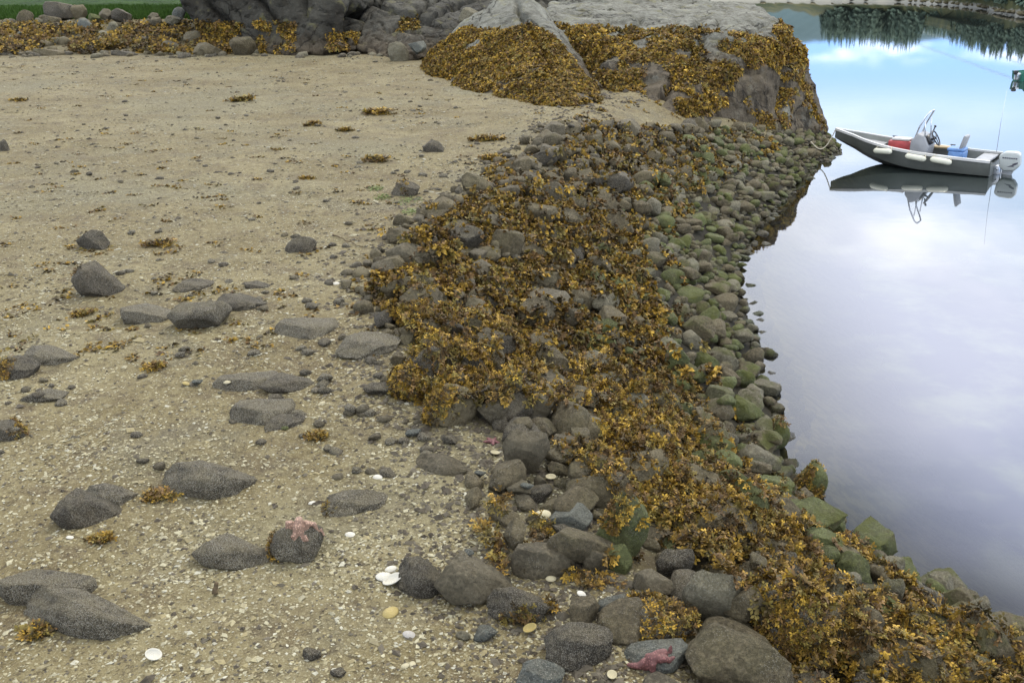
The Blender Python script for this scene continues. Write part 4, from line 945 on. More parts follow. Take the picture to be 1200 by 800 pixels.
# ------------------------------------------------------------------ shells, pebbles, starfish, twigs
def shell_mesh(name, c1, c2, cup=.45):
    bm = bmesh.new(); rings, seg = 7, 22; vs = []
    for i in range(rings + 1):
        t = i / rings; row = []
        for k in range(seg):
            a = 2 * math.pi * k / seg; rr = t * (1 + .10 * math.cos(a)); row.append(bm.verts.new((rr * math.cos(a) * .5 - .06 * (1 - t), rr * math.sin(a) * .40, cup * .5 * (1 - t ** 2.2) + .006 * math.sin(t * 20))))
        vs.append(row)
    for A, B in zip(vs, vs[1:]):
        for k in range(seg): bm.faces.new((A[k], B[k], B[(k + 1) % seg], A[(k + 1) % seg]))
    bmesh.ops.remove_doubles(bm, verts=bm.verts, dist=1e-4)
    r = bmesh.ops.solidify(bm, geom=bm.faces[:], thickness=.045)
    m = Mat(name); d = m.N.new('ShaderNodeTexCoord'); w = m.N.new('ShaderNodeTexWave'); w.wave_type = 'RINGS'; w.rings_direction = 'SPHERICAL'; m.L.new(d.outputs['Object'], w.inputs[0]); w.inputs['Scale'].default_value = 9; w.inputs['Distortion'].default_value = 1.5
    m.base(m.mix(m.math('MULTIPLY', w.outputs['Fac'], .5), c1, c2), .55, .4); m.bump(w.outputs['Fac'], .4, .003)
    return mesh_bm(name, bm, m.m)
SW = shell_mesh('white_shell', (.56, .54, .46), (.36, .33, .25)); SYl = shell_mesh('yellow_shell', (.34, .27, .09), (.24, .17, .06)); SG = shell_mesh('grey_shell', (.36, .34, .30), (.2, .18, .16)); SC = shell_mesh('cream_shell', (.42, .38, .24), (.28, .24, .14))
SHG = 'shells lying on the beach'
def ground_at(px, py):
    d = ray(px, py)[0]; T = np.arange(4.0, 36, .01); P = CP + d * T[:, None]; ok = (P[:, 1] > 3.1) & (P[:, 1] < 31.8) & (P[:, 0] > -8.9) & (P[:, 0] < 10.9)
    b = ok & (P[:, 2] < hget(P[:, 0], P[:, 1]))
    if b.any(): q = P[np.argmax(b)].copy(); q[2] = float(hget(q[0], q[1])) if abs(float(hget(q[0], q[1])) - q[2]) < .05 else q[2]; return q
    P = hit(px, py)[0]
    P[2] = max(P[2], float(hget(P[0], P[1])) if 3 < P[1] < 31.9 and -8.9 < P[0] < 10.9 else P[2]); return P
for px, py, wpx, me, flip, rz, lb in [(457,668,15,SW,0,.3,'smallest and highest of three white clam shells beside the dark rough rock'), (450,677,23,SW,0,.5,'middle clam shell of the three white ones, overlapping the lowest'),
   (459,685,25,SW,1,.1,'lowest and largest of three white clam shells, hollow side up'), (457,719,23,SYl,0,1.2,'yellow ochre shell below the three white clam shells'), (180,772,20,SW,1,.4,'white clam shell alone near the bottom left of the beach'),
   (479,744,17,SG,0,.2,'purplish grey shell below the yellow ochre shell'), (580,534,13,SC,1,.9,'cream open shell in mussels beside the angular grey boulder'), (645,563,14,SC,1,.7,'pale ribbed open shell under the broad grey boulder'),
   (635,604,20,SC,0,.1,'cream flat shell left of the low bluish boulder'), (645,678,13,SC,0,.1,'round cream shell just below the smooth tilted slab'), (681,696,13,SW,0,.6,'white broken shell on sand right of the weedy round rock'),
   (620,741,17,SYl,1,.1,'pale yellow ring shaped shell left of the dark oval rock'), (573,623,15,SC,0,.3,'cream shell in the gravel above the smooth tilted slab'), (393,333,9,SW,0,.2,'small white shell beside dark pebbles left of the bank'),
   (717,795,15,SC,1,1.4,'cream shell at the bottom edge left of the red starfish'), (474,781,11,SC,0,.2,'round cream shell near the bottom edge'), (483,780,11,SC,0,1.5,'upright cream shell beside the round one at the bottom edge'),
   (218,450,11,SYl,0,.2,'yellowish lump shaped shell on sand right of the weed tuft'), (82,630,10,SW,0,.2,'white shell fragment left of the pale wedge rock'), (266,450,9,SC,0,.3,'small cream shell at the top of the tilted grey slab'),
   (377,473,8,SC,0,.4,'small cream shell on the sand right of the tilted slab'), (442,560,12,SW,0,-.2,'long white shell sliver right of the low rock with weed cap'), (365,590,9,SW,0,.3,'white shell bit above the starfish rock'), (410,627,13,SW,0,.1,'white scrap of shell right of the starfish rock')]:
    P = ground_at(px, py); dep = (P - CP) @ CF; w = wpx * dep / FPX
    o = link('shell', me); o.location = P + [0, 0, .012 if flip else .002]; o.scale = (w, w, w * .9); o.rotation_euler = ((math.pi if flip else 0) + rng.uniform(-.1, .45), rng.uniform(-.35, .35), rz)
    if flip: o.location.z += w * .2
    tag(o, lb, 'shell', SHG)
PG = 'single pebbles on the beach'
for px, py, wpx, mt, kd, lb in [(567,747,30,M_blue,'wedge shaped','blue grey pebble with white specks, low on the beach'), (543,747,19,M_pale,'rounded','pale yellowish pebble touching the blue grey speckled one'), (563,560,14,M_blue,'angular','small shiny bluish pebble on sand left of the angular boulder'),
   (334,503,9,M_green,'rounded','small greenish pebble below the dark corner rock'), (232,452,13,M_blue,'angular','small blue grey pebble beside the yellowish lump shell'), (365,770,22,M_dark,'slabby','dark purple stone splinter near the bottom edge'),
   (550,652,14,M_blue,'rounded','pale bluish pebble behind the large wedge rock'), (484,510,20,M_blue,'angular','blue black mussel lump at the bank foot'), (571,630,12,M_smooth,'rounded','grey pebble in the gravel beside a cream shell'),
   (497,515,18,M_barn,'lumpy','grey pebble next to the blue black mussel lump'), (395,790,18,M_dark,'wedge shaped','dark chip of stone near the bottom edge'), (618,577,16,M_blue,'angular','bluish cobble among mussels under the angular boulder'), (105,205,10,M_dark,'rounded','tiny dark pebble on the far left sand')]:
    P = ground_at(px, py); dep = (P - CP) @ CF; w = wpx * dep / FPX; bi = K[kd][0]
    o = link('pebble', base_mesh(bi, 3, mt)); o.location = P + [0, 0, w * .15]; o.scale = (w, w * .8, w * .55); o.rotation_euler = (0, 0, rng.uniform(-.6, .6)); tag(o, lb, 'pebble', PG)

def starfish(px, py, wpx, arms, c, lb):
    """arms: list of (angle, length, lift, bend)"""
    P = ground_at(px, py); dep = (P - CP) @ CF; Rr = wpx * dep / FPX / 2
    bm = bmesh.new()
    for a, ln, lift, bend in arms:
        pts, rs = [], []
        for k in range(9):
            t = k / 8; aa = a + bend * t * t; r = Rr * ln * t; x, y = math.cos(aa) * r, math.sin(aa) * r
            gz = float(hget(P[0] + x, P[1] + y)) - P[2]; gz = max(min(gz, .14), -.06 - .03 * t)
            pts.append((x, y, gz + .012 + lift * math.sin(t * 1.6) * Rr)); rs.append(Rr * (.17 * (1 - t) ** .7 + .05))
        tube(bm, pts, rs, 10)
    bmesh.ops.create_icosphere(bm, subdivisions=3, radius=Rr * .23, matrix=Matrix.Translation((0, 0, .014)) @ Matrix.Diagonal((1, 1, .6, 1)))
    m = Mat('starfish_skin'); v = m.vor(170); m.base(m.mix(m.ss(m.vor(90), .2, .45), tuple(min(1, x * 1.7) for x in c), m.mix(m.noise(25, 4), tuple(x * .6 for x in c), c)), .6, .35); m.bump(v, .5, .003)
    me = mesh_bm('starfish', bm, m.m); o = link('starfish', me); o.location = P
    md = o.modifiers.new('r', 'REMESH'); md.mode = 'VOXEL'; md.voxel_size = Rr * .045; md.use_smooth_shade = True
    o2 = o.evaluated_get(bpy.context.evaluated_depsgraph_get()); me2 = bpy.data.meshes.new_from_object(o2); o.modifiers.clear(); o.data = me2
    for p_ in me2.polygons: p_.use_smooth = True
    tag(o, lb, 'starfish'); return o
starfish(350, 618, 46, [(.45, 1.25, .05, -.3), (1.5, .8, .35, .5), (2.9, .85, .1, .4), (4.2, .6, .05, 0), (5.4, .7, .05, .2)], (.27, .17, .12), 'pale pink starfish draped over the top of a barnacled rock')
starfish(764, 774, 62, [(.32, 1.0, .12, .25), (5.95, .85, .02, .3), (3.3, .95, .05, -.2), (2.4, .30, 0, 0), (4.7, .38, 0, 0)], (.14, .058, .052), 'dark red starfish lying on sand beside the flat greenish blue slab')
starfish(577, 519, 26, [(1.0, .9, .06, .3), (2.2, .8, .05, .1), (3.5, .9, .05, 0), (4.9, .7, 0, 0), (6.1, .7, 0, 0)], (.15, .06, .06), 'small dark pink starfish in the hollow left of the angular boulder')

TWG = 'twigs on the beach'; M_twig = plain('twig', (.10, .075, .045), .9, .1, 0, .3, 30)
for (xa, ya, xb, yb, lb) in [(392, 276, 424, 291, 'thin dark twig lying on sand left of the weedy bank'), (166, 288, 188, 284, 'short twig beside the sprawling weed sprig'), (252, 698, 250, 676, 'short grey stub of wood upright in the sand below the pale wedge rock')]:
    A, B = ground_at(xa, ya), ground_at(xb, yb); up = 'upright' in lb
    if up: B = A + [.01, .02, .06]
    bm = bmesh.new(); L_ = np.linalg.norm(B - A); pts = [tuple(A + (B - A) * t + [rng.normal() * L_ * .015, rng.normal() * L_ * .015, .012]) for t in np.linspace(0, 1, 7)]
    r_ = .017 if up else .008; tube(bm, pts, [r_ * (1 - .06 * k) for k in range(7)], 7)
    tag(link('twig', mesh_bm('twig', bm, M_twig)), lb, 'twig', TWG)

tick('shells')
# ------------------------------------------------------------------ the aluminium boat
M_hull = plain('painted_aluminium', (.14, .15, .135), .42, .5, .25, .10, 3); M_bot = plain('hull_bottom', (.06, .062, .058), .5, .4, 0, .25, 4)
M_white = plain('white_trim', (.52, .52, .50), .35, .5, 0, .03); M_in = plain('interior_paint', (.27, .28, .29), .5, .4, 0, .12, 5)
M_fend = plain('fender_vinyl', (.62, .62, .50), .35, .5, 0, .04); M_eng = plain('outboard_paint', (.40, .43, .41), .28, .5, 0, .03); M_blk = plain('black_plastic', (.02, .02, .022), .4, .5)
M_red = plain('red_plastic', (.38, .05, .05), .4, .5); M_blu = plain('blue_plastic', (.12, .24, .48), .5, .4); M_tan = plain('tan_wood', (.36, .28, .16), .7, .2); M_tube = plain('bare_metal_tube', (.55, .57, .6), .25, .5, .8)
M_rope = plain('rope', (.55, .50, .38), .9, .1); M_stripe = plain('dark_decal', (.07, .07, .09), .4, .4); M_leg = plain('outboard_leg', (.30, .31, .31), .35, .5, .3)
def glass():
    m = Mat('windscreen'); m.base((.9, .95, 1.), .05, .5); m.p.inputs['Transmission Weight'].default_value = 1; m.p.inputs['Alpha'].default_value = .10; return m.m
M_glass = glass()
def section(u, Lh, HB):
    """u 0 stern .. 1 bow; returns x, keel z, chine y,z, gunwale y,z"""
    x = u * Lh
    bg = HB * (1 - max(0, (u - .42) / .58) ** 2.4) ; bg = max(bg, .015)
    bc = HB * .86 * (1 - max(0, (u - .38) / .60) ** 1.9); bc = max(bc, .012)
    zg = .40 + .08 * u + .30 * u ** 3
    zk = -.13 + max(0, (u - .50) / .5) ** 2.1 * .66
    zc = .03 + max(0, (u - .40) / .6) ** 1.8 * .50; zc = max(zc, zk + .004)
    return x + .18 * max(0, (u - .9) / .1), zk, bc, zc, bg, zg
def loft(bm, rows, close=False):
    R_ = [[bm.verts.new(p) for p in r] for r in rows]
    for A, B in zip(R_, R_[1:]):
        for k in range(len(A) - 1): bm.faces.new((A[k], A[k + 1], B[k + 1], B[k]))
    return R_
def make_skiff(name, Lh, HB, mats, label, group, loc, heading, trim):
    hullm, botm, gunm, inm = mats
    root = empty(name, loc, heading); root.rotation_euler = (0, -trim, heading); tag(root, label, 'boat', group)
    U = np.linspace(0, 1, 33); S = [section(float(u), Lh, HB) for u in U]
    bm = bmesh.new()      # topsides with thickness
    for sg in (1, -1):
        rows = [[(x, sg * (bc + (bg - bc) * t + .03 * math.sin(t * 3.14) * min(1, bg / .3)), zc + (zg - zc) * t) for t in (0, .25, .5, .75, 1)] for x, zk, bc, zc, bg, zg in S]
        loft(bm, rows)
        rows = [[(x - .01, sg * max(.002, bc - .035 + (bg - bc) * t), max(zc + .02, zc + (zg - zc) * t)) for t in (0, .5, 1)] for x, zk, bc, zc, bg, zg in S]
        loft(bm, rows)
    x, zk, bc, zc, bg, zg = S[0]
    f = [bm.verts.new(p) for p in [(0, -bg, zg), (0, -bc, zc), (0, 0, zk), (0, bc, zc), (0, bg, zg), (0, .28, zg - .10), (0, -.28, zg - .10)]]; bm.faces.new(f)
    f = [bm.verts.new((p[0] + .04, p[1], p[2])) for p in [(0, -bg, zg), (0, -bc, zc), (0, 0, zk), (0, bc, zc), (0, bg, zg), (0, .28, zg - .10), (0, -.28, zg - .10)]]; bm.faces.new(f)
    bmesh.ops.recalc_face_normals(bm, faces=bm.faces); link('hull', mesh_bm('hull', bm, hullm), root)
    bm = bmesh.new()
    for sg in (1, -1): loft(bm, [[(x, 0, zk), (x, sg * bc * .5, zk + (zc - zk) * .45), (x, sg * bc, zc)] for x, zk, bc, zc, bg, zg in S])
    bmesh.ops.recalc_face_normals(bm, faces=bm.faces); link('hull_bottom', mesh_bm('hull_bottom', bm, botm), root)
    bm = bmesh.new()      # floor
    loft(bm, [[(x, -max(.01, bc - .03), max(.13, zc + .03)), (x, max(.01, bc - .03), max(.13, zc + .03))] for x, zk, bc, zc, bg, zg in S[:-2]])
    link('floor', mesh_bm('floor', bm, inm), root)
    bm = bmesh.new()      # gunwale: one rolled rail round the sheer and across the transom
    for sg in (1, -1):
        rows = []
        for x, zk, bc, zc, bg, zg in S: rows.append([(x, sg * (bg + .035), zg - .045), (x, sg * (bg + .035), zg + .012), (x, sg * max(0, bg - .045), zg + .014), (x, sg * max(0, bg - .045), zg - .03)])
        R_ = loft(bm, rows); bm.faces.new(R_[0])
    bmesh.ops.recalc_face_normals(bm, faces=bm.faces); link('gunwale', mesh_bm('gunwale', bm, gunm, False), root)
    return root, S
def outboard(root, S, k=1.0, cowl_m=None, decal=True, tilt=.0):
    e = empty('outboard_motor'); e.parent = root; e.location = (-.05, 0, S[0][5] - (.24 if cowl_m is None else .10)); e.rotation_euler = (0, tilt, 0)
    bm = bmesh.new()
    prof = [(-.06, .02), (-.02, .34), (-.14, .44), (-.44, .46), (-.55, .40), (-.57, .10), (-.46, -.05), (-.18, -.08)]
    prism(bm, [(x * k, z * k) for x, z in prof], -.17 * k, .17 * k); bevel(bm, .05 * k, 3); link('cowl', mesh_bm('cowl', bm, cowl_m or M_eng), e)
    bm = bmesh.new(); prism(bm, [(-.14 * k, -.02 * k), (-.12 * k, -.30 * k), (-.17 * k, -.72 * k), (-.36 * k, -.74 * k), (-.34 * k, -.30 * k), (-.44 * k, -.03 * k)], -.055 * k, .055 * k); bevel(bm, .02); link('leg', mesh_bm('leg', bm, M_leg), e)
    bm = bmesh.new(); bmesh.ops.create_cube(bm, size=1, matrix=Matrix.Translation((-.02, 0, -.10)) @ Matrix.Diagonal((.16, .26, .30, 1))); bevel(bm, .02); tube(bm, [(-.02, -.17, -.02), (-.02, .17, -.02)], .022); link('clamp_bracket', mesh_bm('clamp_bracket', bm, M_tube), e)
    bm = bmesh.new(); bmesh.ops.create_cube(bm, size=1, matrix=Matrix.Translation((-.34, 0, -.56)) @ Matrix.Diagonal((.40, .24, .02, 1))); link('anti_ventilation_plate', mesh_bm('plate', bm, M_leg), e)
    if decal:
        for sg in (-1, 1):
            bm = bmesh.new()
            # row of small dark strokes where the maker's lettering runs, then a jagged flash
            for j in range(7):
                x0 = (-.14 - j * .055) * k; bmesh.ops.create_cube(bm, size=1, matrix=Matrix.Translation((x0, sg * .172 * k, .29 * k)) @ Matrix.Diagonal((.036, .006, .030, 1)))
            link('lettering', mesh_bm('lettering', bm, M_stripe), e)['kind'] = 'stuff'
            bm = bmesh.new(); prism(bm, [(x_ * k, z_ * k) for x_, z_ in [(-.26, .05), (-.40, .12), (-.38, .14), (-.52, .20), (-.52, .15), (-.42, .09), (-.44, .07)]], sg * .169 * k, sg * .175 * k); link('decal', mesh_bm('decal', bm, M_stripe, False), e)
    return e
bow = at_z(979, 153, .76); cor = at_z(1157, 209, 0.0)
HB = .76
# heading from the near stern corner: centreline lies half a beam behind it
v = bow - cor; v[2] = 0; Ltot = np.linalg.norm(v); ang = math.atan2(v[1], v[0]); off = math.asin(HB / Ltot)
hd = ang + off      # far side is to starboard when looking from the camera
ctr = cor + HB * np.array([math.cos(hd - math.pi / 2), math.sin(hd - math.pi / 2), 0]) * 1.0
Lh = float(np.linalg.norm((bow - ctr)[:2])) - .18
print('BOAT', Lh, ctr, math.degrees(hd))
boat, S = make_skiff('motor_boat', Lh, HB, (M_hull, M_bot, M_white, M_in), 'grey aluminium open boat with white gunwale and pale outboard, moored off the headland', None, (ctr[0], ctr[1], 0), hd, R(.6))
outboard(boat, S, .88)
NEAR = 1 if (Matrix.Rotation(hd, 3, 'Z') @ Vector((0, 1, 0))).y < 0 else -1
def secx(X):
    i = min(range(len(S)), key=lambda k: abs(S[k][0] - X)); return S[i]
# console with windscreen and wheel
cx0 = Lh * .44; con = empty('console'); con.parent = boat; con.location = (cx0, 0, .13)
bm = bmesh.new(); prism(bm, [(-.10, 0), (.30, 0), (.30, .52), (.16, .72), (-.02, .66), (-.14, .42)], -.34, .34); bevel(bm, .03); link('cabinet', mesh_bm('cabinet', bm, M_in), con)
bm = bmesh.new(); prism(bm, [(-.15, .46), (-.035, .665), (-.05, .675), (-.17, .465)], -.26, .26); link('dashboard', mesh_bm('dashboard', bm, M_blk), con)
bm = bmesh.new()
for sg in (1, -1): tube(bm, [(.24, sg * .31, .50), (.13, sg * .30, .9), (.0, sg * .27, 1.18), (-.05, sg * .2, 1.25), (-.05, 0, 1.26)], .018)
for sg in (1, -1): tube(bm, [(-.02, sg * .28, .62), (.02, sg * .28, 1.05)], .014)
link('grab_rail', mesh_bm('grab_rail', bm, M_tube), con)
bm = bmesh.new(); f = [bm.verts.new(p) for p in [(.22, -.28, .62), (.22, .28, .62), (.03, .25, 1.12), (.03, -.25, 1.12)]]; bm.faces.new(f); bmesh.ops.solidify(bm, geom=bm.faces[:], thickness=.006); link('windscreen', mesh_bm('windscreen', bm, M_glass, False), con)
bm = bmesh.new(); q = [( -.22 + .10 * math.sin(a), .19 * math.cos(a), .60 + .17 * math.sin(a)) for a in np.linspace(0, 2 * math.pi, 21)]; tube(bm, q, .016, 6, False)
for a in (.5, 2.6, 4.7): tube(bm, [(-.22, 0, .60), (-.22 + .10 * math.sin(a), .19 * math.cos(a), .60 + .17 * math.sin(a))], .012, 6)
tube(bm, [(-.22, 0, .60), (-.10, 0, .55)], .025); link('steering_wheel', mesh_bm('steering_wheel', bm, M_blk), con)
bm = bmesh.new(); tube(bm, [(-.06, -NEAR * .26, .68), (-.10, -NEAR * .26, .84)], .016); tube(bm, [(-.12, -NEAR * .22, .85), (-.08, -NEAR * .32, .85)], .025); link('throttle_lever', mesh_bm('throttle_lever', bm, M_blk), con)
# seat
seat = empty('seat'); seat.parent = boat; seat.location = (Lh * .235, 0, .13)
bm = bmesh.new(); bmesh.ops.create_cube(bm, size=1, matrix=Matrix.Translation((0, 0, .17)) @ Matrix.Diagonal((.36, .50, .34, 1))); bevel(bm, .03); link('seat_box', mesh_bm('seat_box', bm, M_blu), seat)
bm = bmesh.new(); bmesh.ops.create_cube(bm, size=1, matrix=Matrix.Translation((.02, 0, .38)) @ Matrix.Diagonal((.40, .46, .08, 1))); bevel(bm, .03); link('seat_cushion', mesh_bm('seat_cushion', bm, M_blu), seat)
bm = bmesh.new(); prism(bm, [(-.12, .40), (-.04, .40), (-.12, .74), (-.20, .72)], -.21, .21); bevel(bm, .03); link('backrest', mesh_bm('backrest', bm, M_in), seat)
# benches, bow deck
bm = bmesh.new(); b = secx(Lh * .03)[4] - .09; bmesh.ops.create_cube(bm, size=1, matrix=Matrix.Translation((.24, 0, .34)) @ Matrix.Diagonal((.34, 2 * b, .05, 1))); bevel(bm, .01); link('stern_bench', mesh_bm('stern_bench', bm, M_in), boat)
bm = bmesh.new(); k0 = int(.74 * 32); loft(bm, [[(x, -max(.004, bg - .06), zg - .12), (x, max(.004, bg - .06), zg - .12)] for x, zk, bc, zc, bg, zg in S[k0:-1]])
link('bow_deck', mesh_bm('bow_deck', bm, M_in), boat)
for X, sg in ((.86, 1), (.70, -NEAR), (.62, -NEAR), (.30, -NEAR)):
    x_, _, _, _, bg, zg = secx(Lh * X); bm = bmesh.new(); yy = 0 if X > .8 else sg * (bg - .02); zz_ = zg + .02 if X < .8 else zg - .11
    tube(bm, [(x_ - .06, yy, zz_ + .03), (x_ + .06, yy, zz_ + .03)], .014); tube(bm, [(x_ - .025, yy, zz_ - .01), (x_ - .025, yy, zz_ + .03)], .012); tube(bm, [(x_ + .025, yy, zz_ - .01), (x_ + .025, yy, zz_ + .03)], .012)
    link('cleat', mesh_bm('cleat', bm, M_blk), boat)
def place_in(o, X, Yv, Z, rz=0):
    o.matrix_world = Matrix.Translation((ctr[0], ctr[1], 0)) @ Matrix.Rotation(hd, 4, 'Z') @ Matrix.Translation((X, Yv, Z)) @ Matrix.Rotation(rz, 4, 'Z')
# things carried: red cooler, tan board, blue bin; fenders hung outside
cool = empty('cool_box'); place_in(cool, Lh * .60, -NEAR * .10, .27); tag(cool, 'red cool box with white lid standing ahead of the console in the grey boat', 'cool box')
bm = bmesh.new(); bmesh.ops.create_cube(bm, size=1, matrix=Matrix.Translation((0, 0, .18)) @ Matrix.Diagonal((.58, .40, .34, 1))); bevel(bm, .03); link('body', mesh_bm('body', bm, M_red), cool)
bm = bmesh.new(); bmesh.ops.create_cube(bm, size=1, matrix=Matrix.Translation((0, 0, .385)) @ Matrix.Diagonal((.44, .34, .06, 1))); bevel(bm, .02); link('lid', mesh_bm('lid', bm, M_white), cool)
bm = bmesh.new(); bmesh.ops.create_cube(bm, size=1, matrix=Matrix.Translation((0, 0, .02)) @ Matrix.Diagonal((.90, .30, .04, 1))); bevel(bm, .008); o = link('board', mesh_bm('board', bm, M_tan)); place_in(o, Lh * .33, -NEAR * .52, .44); tag(o, 'tan board lying along the far side of the grey boat behind the console', 'board')
for j, (X, lb) in enumerate(((.665, 'white fender nearest the bow on the side of the grey boat'), (.435, 'white fender in the middle of three, below the console'), (.275, 'white fender nearest the stern, below the blue seat'))):
    x_, _, _, _, bg, zg = secx(Lh * X); f = empty('fender'); tx = math.atan2(secx(Lh * (X + .06))[4] - bg, Lh * .06)
    place_in(f, x_, NEAR * (bg + .12), zg - .09, NEAR * tx); f.matrix_world = f.matrix_world @ Matrix.Rotation(-.10 if j else .05, 4, 'Y'); tag(f, lb, 'fender', 'three white fenders on the grey boat')
    bm = bmesh.new(); tube(bm, [(-.25, 0, 0), (-.22, 0, 0), (-.18, 0, 0), (0, 0, 0), (.18, 0, 0), (.22, 0, 0), (.25, 0, 0)], [.025, .055, .068, .07, .068, .055, .025], 14); link('body', mesh_bm('fender', bm, M_fend), f)
    bm = bmesh.new(); tube(bm, [(-.25, 0, 0), (-.20, -NEAR * .06, .08), (-.16, -NEAR * .12, .11)], .008, 6); tube(bm, [(.25, 0, 0), (.20, -NEAR * .06, .08), (.16, -NEAR * .12, .11)], .008, 6); link('lanyard', mesh_bm('lanyard', bm, M_rope), f)
# thin rod standing in the stern
bm = bmesh.new(); tube(bm, [(0, 0, 0), (.0, 0, .7), (-.03, 0, 1.5)], [.007, .005, .003], 6); o = link('whip_aerial', mesh_bm('whip_aerial', bm, M_tube)); place_in(o, .12, -NEAR * .6, .42); tag(o, 'thin whip aerial standing at the stern of the grey boat', 'aerial')
# bow line to the rocks
B0 = np.array(boat.matrix_basis @ Vector((S[-1][0], 0, S[-1][5] - .02))); E0 = at_y(950, 166, 26.6); 
bm = bmesh.new(); pts = [tuple(B0 + (E0 - B0) * t + [0, 0, -.42 * math.sin(math.pi * t) * (1 - .3 * t)]) for t in np.linspace(0, 1, 17)]; tube(bm, pts, .014, 7); tag(link('mooring_rope', mesh_bm('mooring_rope', bm, M_rope)), 'pale mooring rope sagging from the grey bow to the headland stones', 'rope')

# the green skiff farther out, running out of view
M_grn = plain('green_paint', (.015, .15, .10), .4, .5, 0, .1); M_grn2 = plain('dark_green_paint', (.008, .05, .045), .45, .4)
gp = at_z(1193, 95, 0)
g2, S2 = make_skiff('green_skiff', 3.2, .5, (M_grn, M_grn2, M_grn, M_grn2), 'green open skiff with a dark outboard, far out at the right edge', None, (gp[0], gp[1], 0), R(8), 0)
outboard(g2, S2, .36, M_blk, False, .0)
bm = bmesh.new(); bmesh.ops.create_cube(bm, size=1, matrix=Matrix.Translation((.9, 0, .36)) @ Matrix.Diagonal((.24, 1.0, .04, 1))); link('thwart', mesh_bm('thwart', bm, M_grn), g2)

tick('boat')
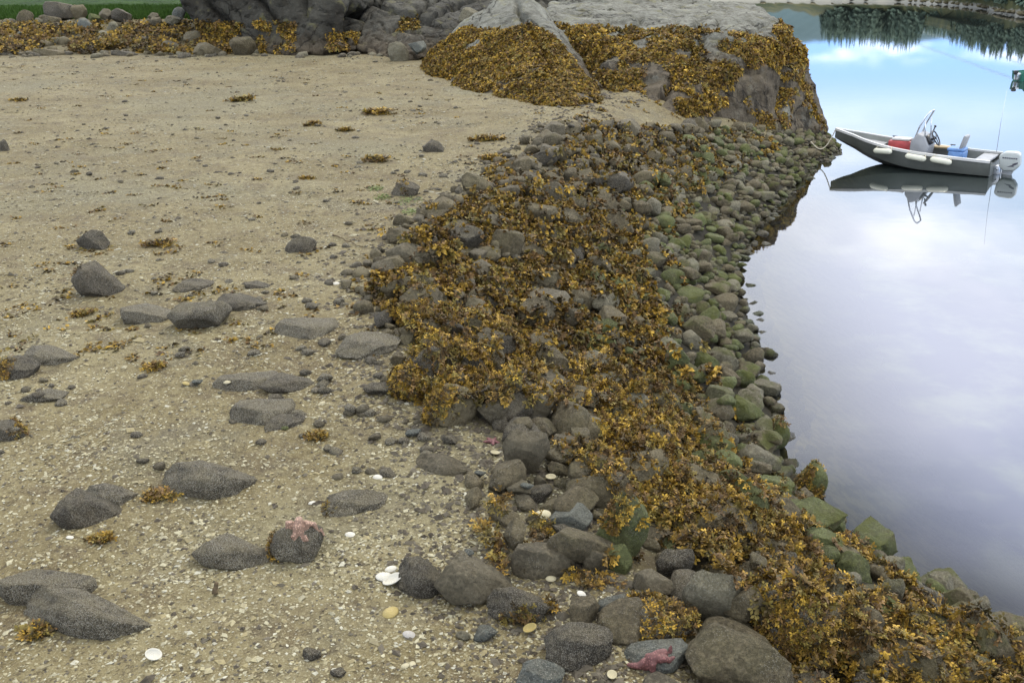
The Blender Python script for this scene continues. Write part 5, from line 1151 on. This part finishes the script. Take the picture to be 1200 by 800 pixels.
# ------------------------------------------------------------------ far shore: land, wood, cables
def far_land():
    m = Mat('far_shore'); z = m.z(); c = m.mix(m.ss(m.noise(.35, 5, .6), .4, .62), (.035, .045, .020), (.075, .075, .028)); c = m.mix(m.ss(m.math('ADD', z, m.math('MULTIPLY', m.noise(.5, 4), 1.2)), .9, 1.3, 1, 0), c, (.26, .25, .21)); m.base(c, .9, .1)
    px = [700, 900, 985, 1060, 1110, 1150, 1180, 1230, 1400, 1700]; py = [2, 1, 2, 3, 6, 10, 17, 24, 24, 26]
    rows = []
    front = [at_z(a, b, 0) for a, b in zip(px, py)]
    fx = np.interp(np.linspace(0, 9, 120), range(10), [p[0] for p in front]); fy = np.interp(np.linspace(0, 9, 120), range(10), [p[1] for p in front])
    prof = [(-6, -1.5), (0, -.1), (.8, .35), (2.5, .9), (6, 1.5), (14, 2.5), (45, 2.6), (120, 3)]
    V = []
    for i in range(120):
        for d, z_ in prof:
            w = 1 + .10 * math.sin(i * 1.7) + .2 * math.sin(i * .61); V.append((fx[i] + d * .22, fy[i] + d, z_ * (w if z_ > 0 else 1)))
    n = len(prof); i = np.arange(120 * n).reshape(120, n); F = np.stack([i[:-1, :-1], i[1:, :-1], i[1:, 1:], i[:-1, 1:]], -1).reshape(-1, 4)
    tag(link('far_bank', mesh_np('far_bank', V, F, m.m)), kind='structure')
    # wooded hill behind
    m = Mat('wooded_hill'); m.base(m.mix(m.noise(.06, 5, .7), (.055, .095, .105), (.095, .14, .145)), .95, .05)  # bluish forest colour with distance haze painted in
    u = np.linspace(-1, 1, 700); V = []
    for a in u:
        X = 190 + a * 620; h = 30 + 9 * math.sin(a * 5 + 1) + 5 * math.sin(a * 13) + 2.5 * math.sin(a * 41) + 1.6 * random.random()
        for d, k in ((-70, -.05), (0, .35), (90, .8), (180, 1.0), (320, .8)): V.append((X, 620 + d - 90 * a * a, h * k))
    i = np.arange(700 * 5).reshape(700, 5); F = np.stack([i[:-1, :-1], i[1:, :-1], i[1:, 1:], i[:-1, 1:]], -1).reshape(-1, 4)
    tag(link('hills', mesh_np('hills', V, F, m.m)), kind='structure')
    # conifers on the far bank
    Vs, Fs, Cs, off = [], [], [], 0
    def conifer(x, y, z, h, seed):
        g = np.random.default_rng(seed); V, F = [], []
        for k in range(6): a = k * math.pi / 3; V.append((math.cos(a) * h * .018, math.sin(a) * h * .018, 0))
        V.append((0, 0, h)); F += [(k, (k + 1) % 6, 6) for k in range(6)]; nt = 6
        lay = 15
        for l in range(lay):
            t = l / lay; zc = h * (.10 + .87 * t); r = h * (.21 * (1 - t) ** .85 + .012)
            nbr = 9 - l // 3
            for b in range(nbr):
                a = g.uniform(0, 6.28); rr = r * g.uniform(.55, 1.2); w = rr * .38; base = len(V); dx, dy = math.cos(a), math.sin(a)
                V += [(0, 0, zc + h * .03), (dx * rr * .65 - dy * w, dy * rr * .65 + dx * w, zc - rr * .18), (dx * rr, dy * rr, zc - rr * .42), (dx * rr * .65 + dy * w, dy * rr * .65 - dx * w, zc - rr * .18)]
                F += [(base, base + 1, base + 2), (base, base + 2, base + 3)]
        return np.array(V) + [x, y, z], np.array(F)
    g = np.random.default_rng(3)
    for j in range(620):
        t = g.uniform(1.95, 8.6); X = np.interp(t, range(10), [p[0] for p in front]); Yy = np.interp(t, range(10), [p[1] for p in front]); back_ = g.uniform(3, 28)
        if t > 4.0 and t < 5.1: back_ += 12
        hh = g.uniform(4.6, 7.4) * (1.0 if t < 3.7 else .5 if t < 5.3 else .50)
        V, F = conifer(X + back_ * .22, Yy + back_, .7 + min(back_, 12) * .1, hh, j); Vs.append(V); Fs.append(F + off); off += len(V); Cs.append(np.full(len(V), g.random()))
    m = Mat('conifer_needles'); m.base(m.mix(m.attr('rnd'), (.075, .115, .085), (.12, .16, .11)), .9, .1)  # needle green lightened to paint in the mist over the far shore
    tag(link('far_wood', mesh_np('far_wood', np.concatenate(Vs), np.concatenate(Fs), m.m, {'rnd': np.concatenate(Cs)}, False)), kind='stuff')
    # scrub and boulders on the far bank
    sm = []
    for j in range(150):
        t = g.uniform(.8, 8.2); X = np.interp(t, range(10), [p[0] for p in front]); Yy = np.interp(t, range(10), [p[1] for p in front]); w = g.uniform(.4, 1.5)
        sm.append(dict(x=X + g.uniform(0, 1), y=Yy + g.uniform(.2, 3), z=.35, A=np.diag([w, w * .8, w * .4]), bi=int(g.integers(NB)), mat=M_bank, pw=5))
    join_stones('far_shore_rocks', sm)
    # two slack cables across the inlet, seen mirrored in the water
    M_c = plain('cable', (.55, .6, .5), .5, .3)
    for (xa, ya, xb, yb, lb) in ((880, 3, 1230, 108, 'upper of two slack cables crossing high over the inlet'), (900, 0, 1250, 92, 'lower of two slack cables crossing high over the inlet')):
        ends = []
        for (u_, v_, yd) in ((xa, ya, 400), (xb, yb, 130)):
            d = ray(u_, v_)[0]; q_ = yd / d[1]; ends.append(np.array([d[0] * q_, yd, -(CAMH + d[2] * q_)]))
        pts = [tuple(ends[0] + (ends[1] - ends[0]) * t + [0, 0, -2.2 * math.sin(math.pi * min(t, 1))]) for t in np.linspace(-.15, 1.4, 40)]
        bm = bmesh.new(); tube(bm, pts, .07, 5); tag(link('overhead_cable', mesh_bm('overhead_cable', bm, M_c)), lb, 'cable', 'overhead cables over the inlet')
far_land()
# turf blades along the upper bank edge
n = 26000; x = rng.uniform(-25, -11, n); y = rng.uniform(41.6, 46, n); z = terrain(x, y); a = rng.uniform(0, 6.28, n); h = rng.uniform(.08, .22, n); w = .03
V = np.stack([np.stack([x - np.cos(a) * w, y - np.sin(a) * w, z - .02], 1), np.stack([x + np.cos(a) * w, y + np.sin(a) * w, z - .02], 1), np.stack([x + rng.normal(0, .06, n), y + rng.normal(0, .06, n), z + h], 1)], 1).reshape(-1, 3)
mt = Mat('grass_blade'); mt.base(mt.mix(mt.noise(1.5, 3), (.022, .055, .006), (.048, .100, .011)), .8, .2)
tag(link('grass', mesh_np('grass', V, np.arange(3 * n).reshape(-1, 3), mt.m, None, False)), kind='stuff')
print('TRIS', sum(len(o.data.loop_triangles) if False else sum(len(p.vertices) - 2 for p in o.data.polygons) if len(o.data.polygons) < 2000 else int(len(o.data.loops) - 2 * len(o.data.polygons)) for o in sc.objects if o.type == 'MESH'))
tick('end')
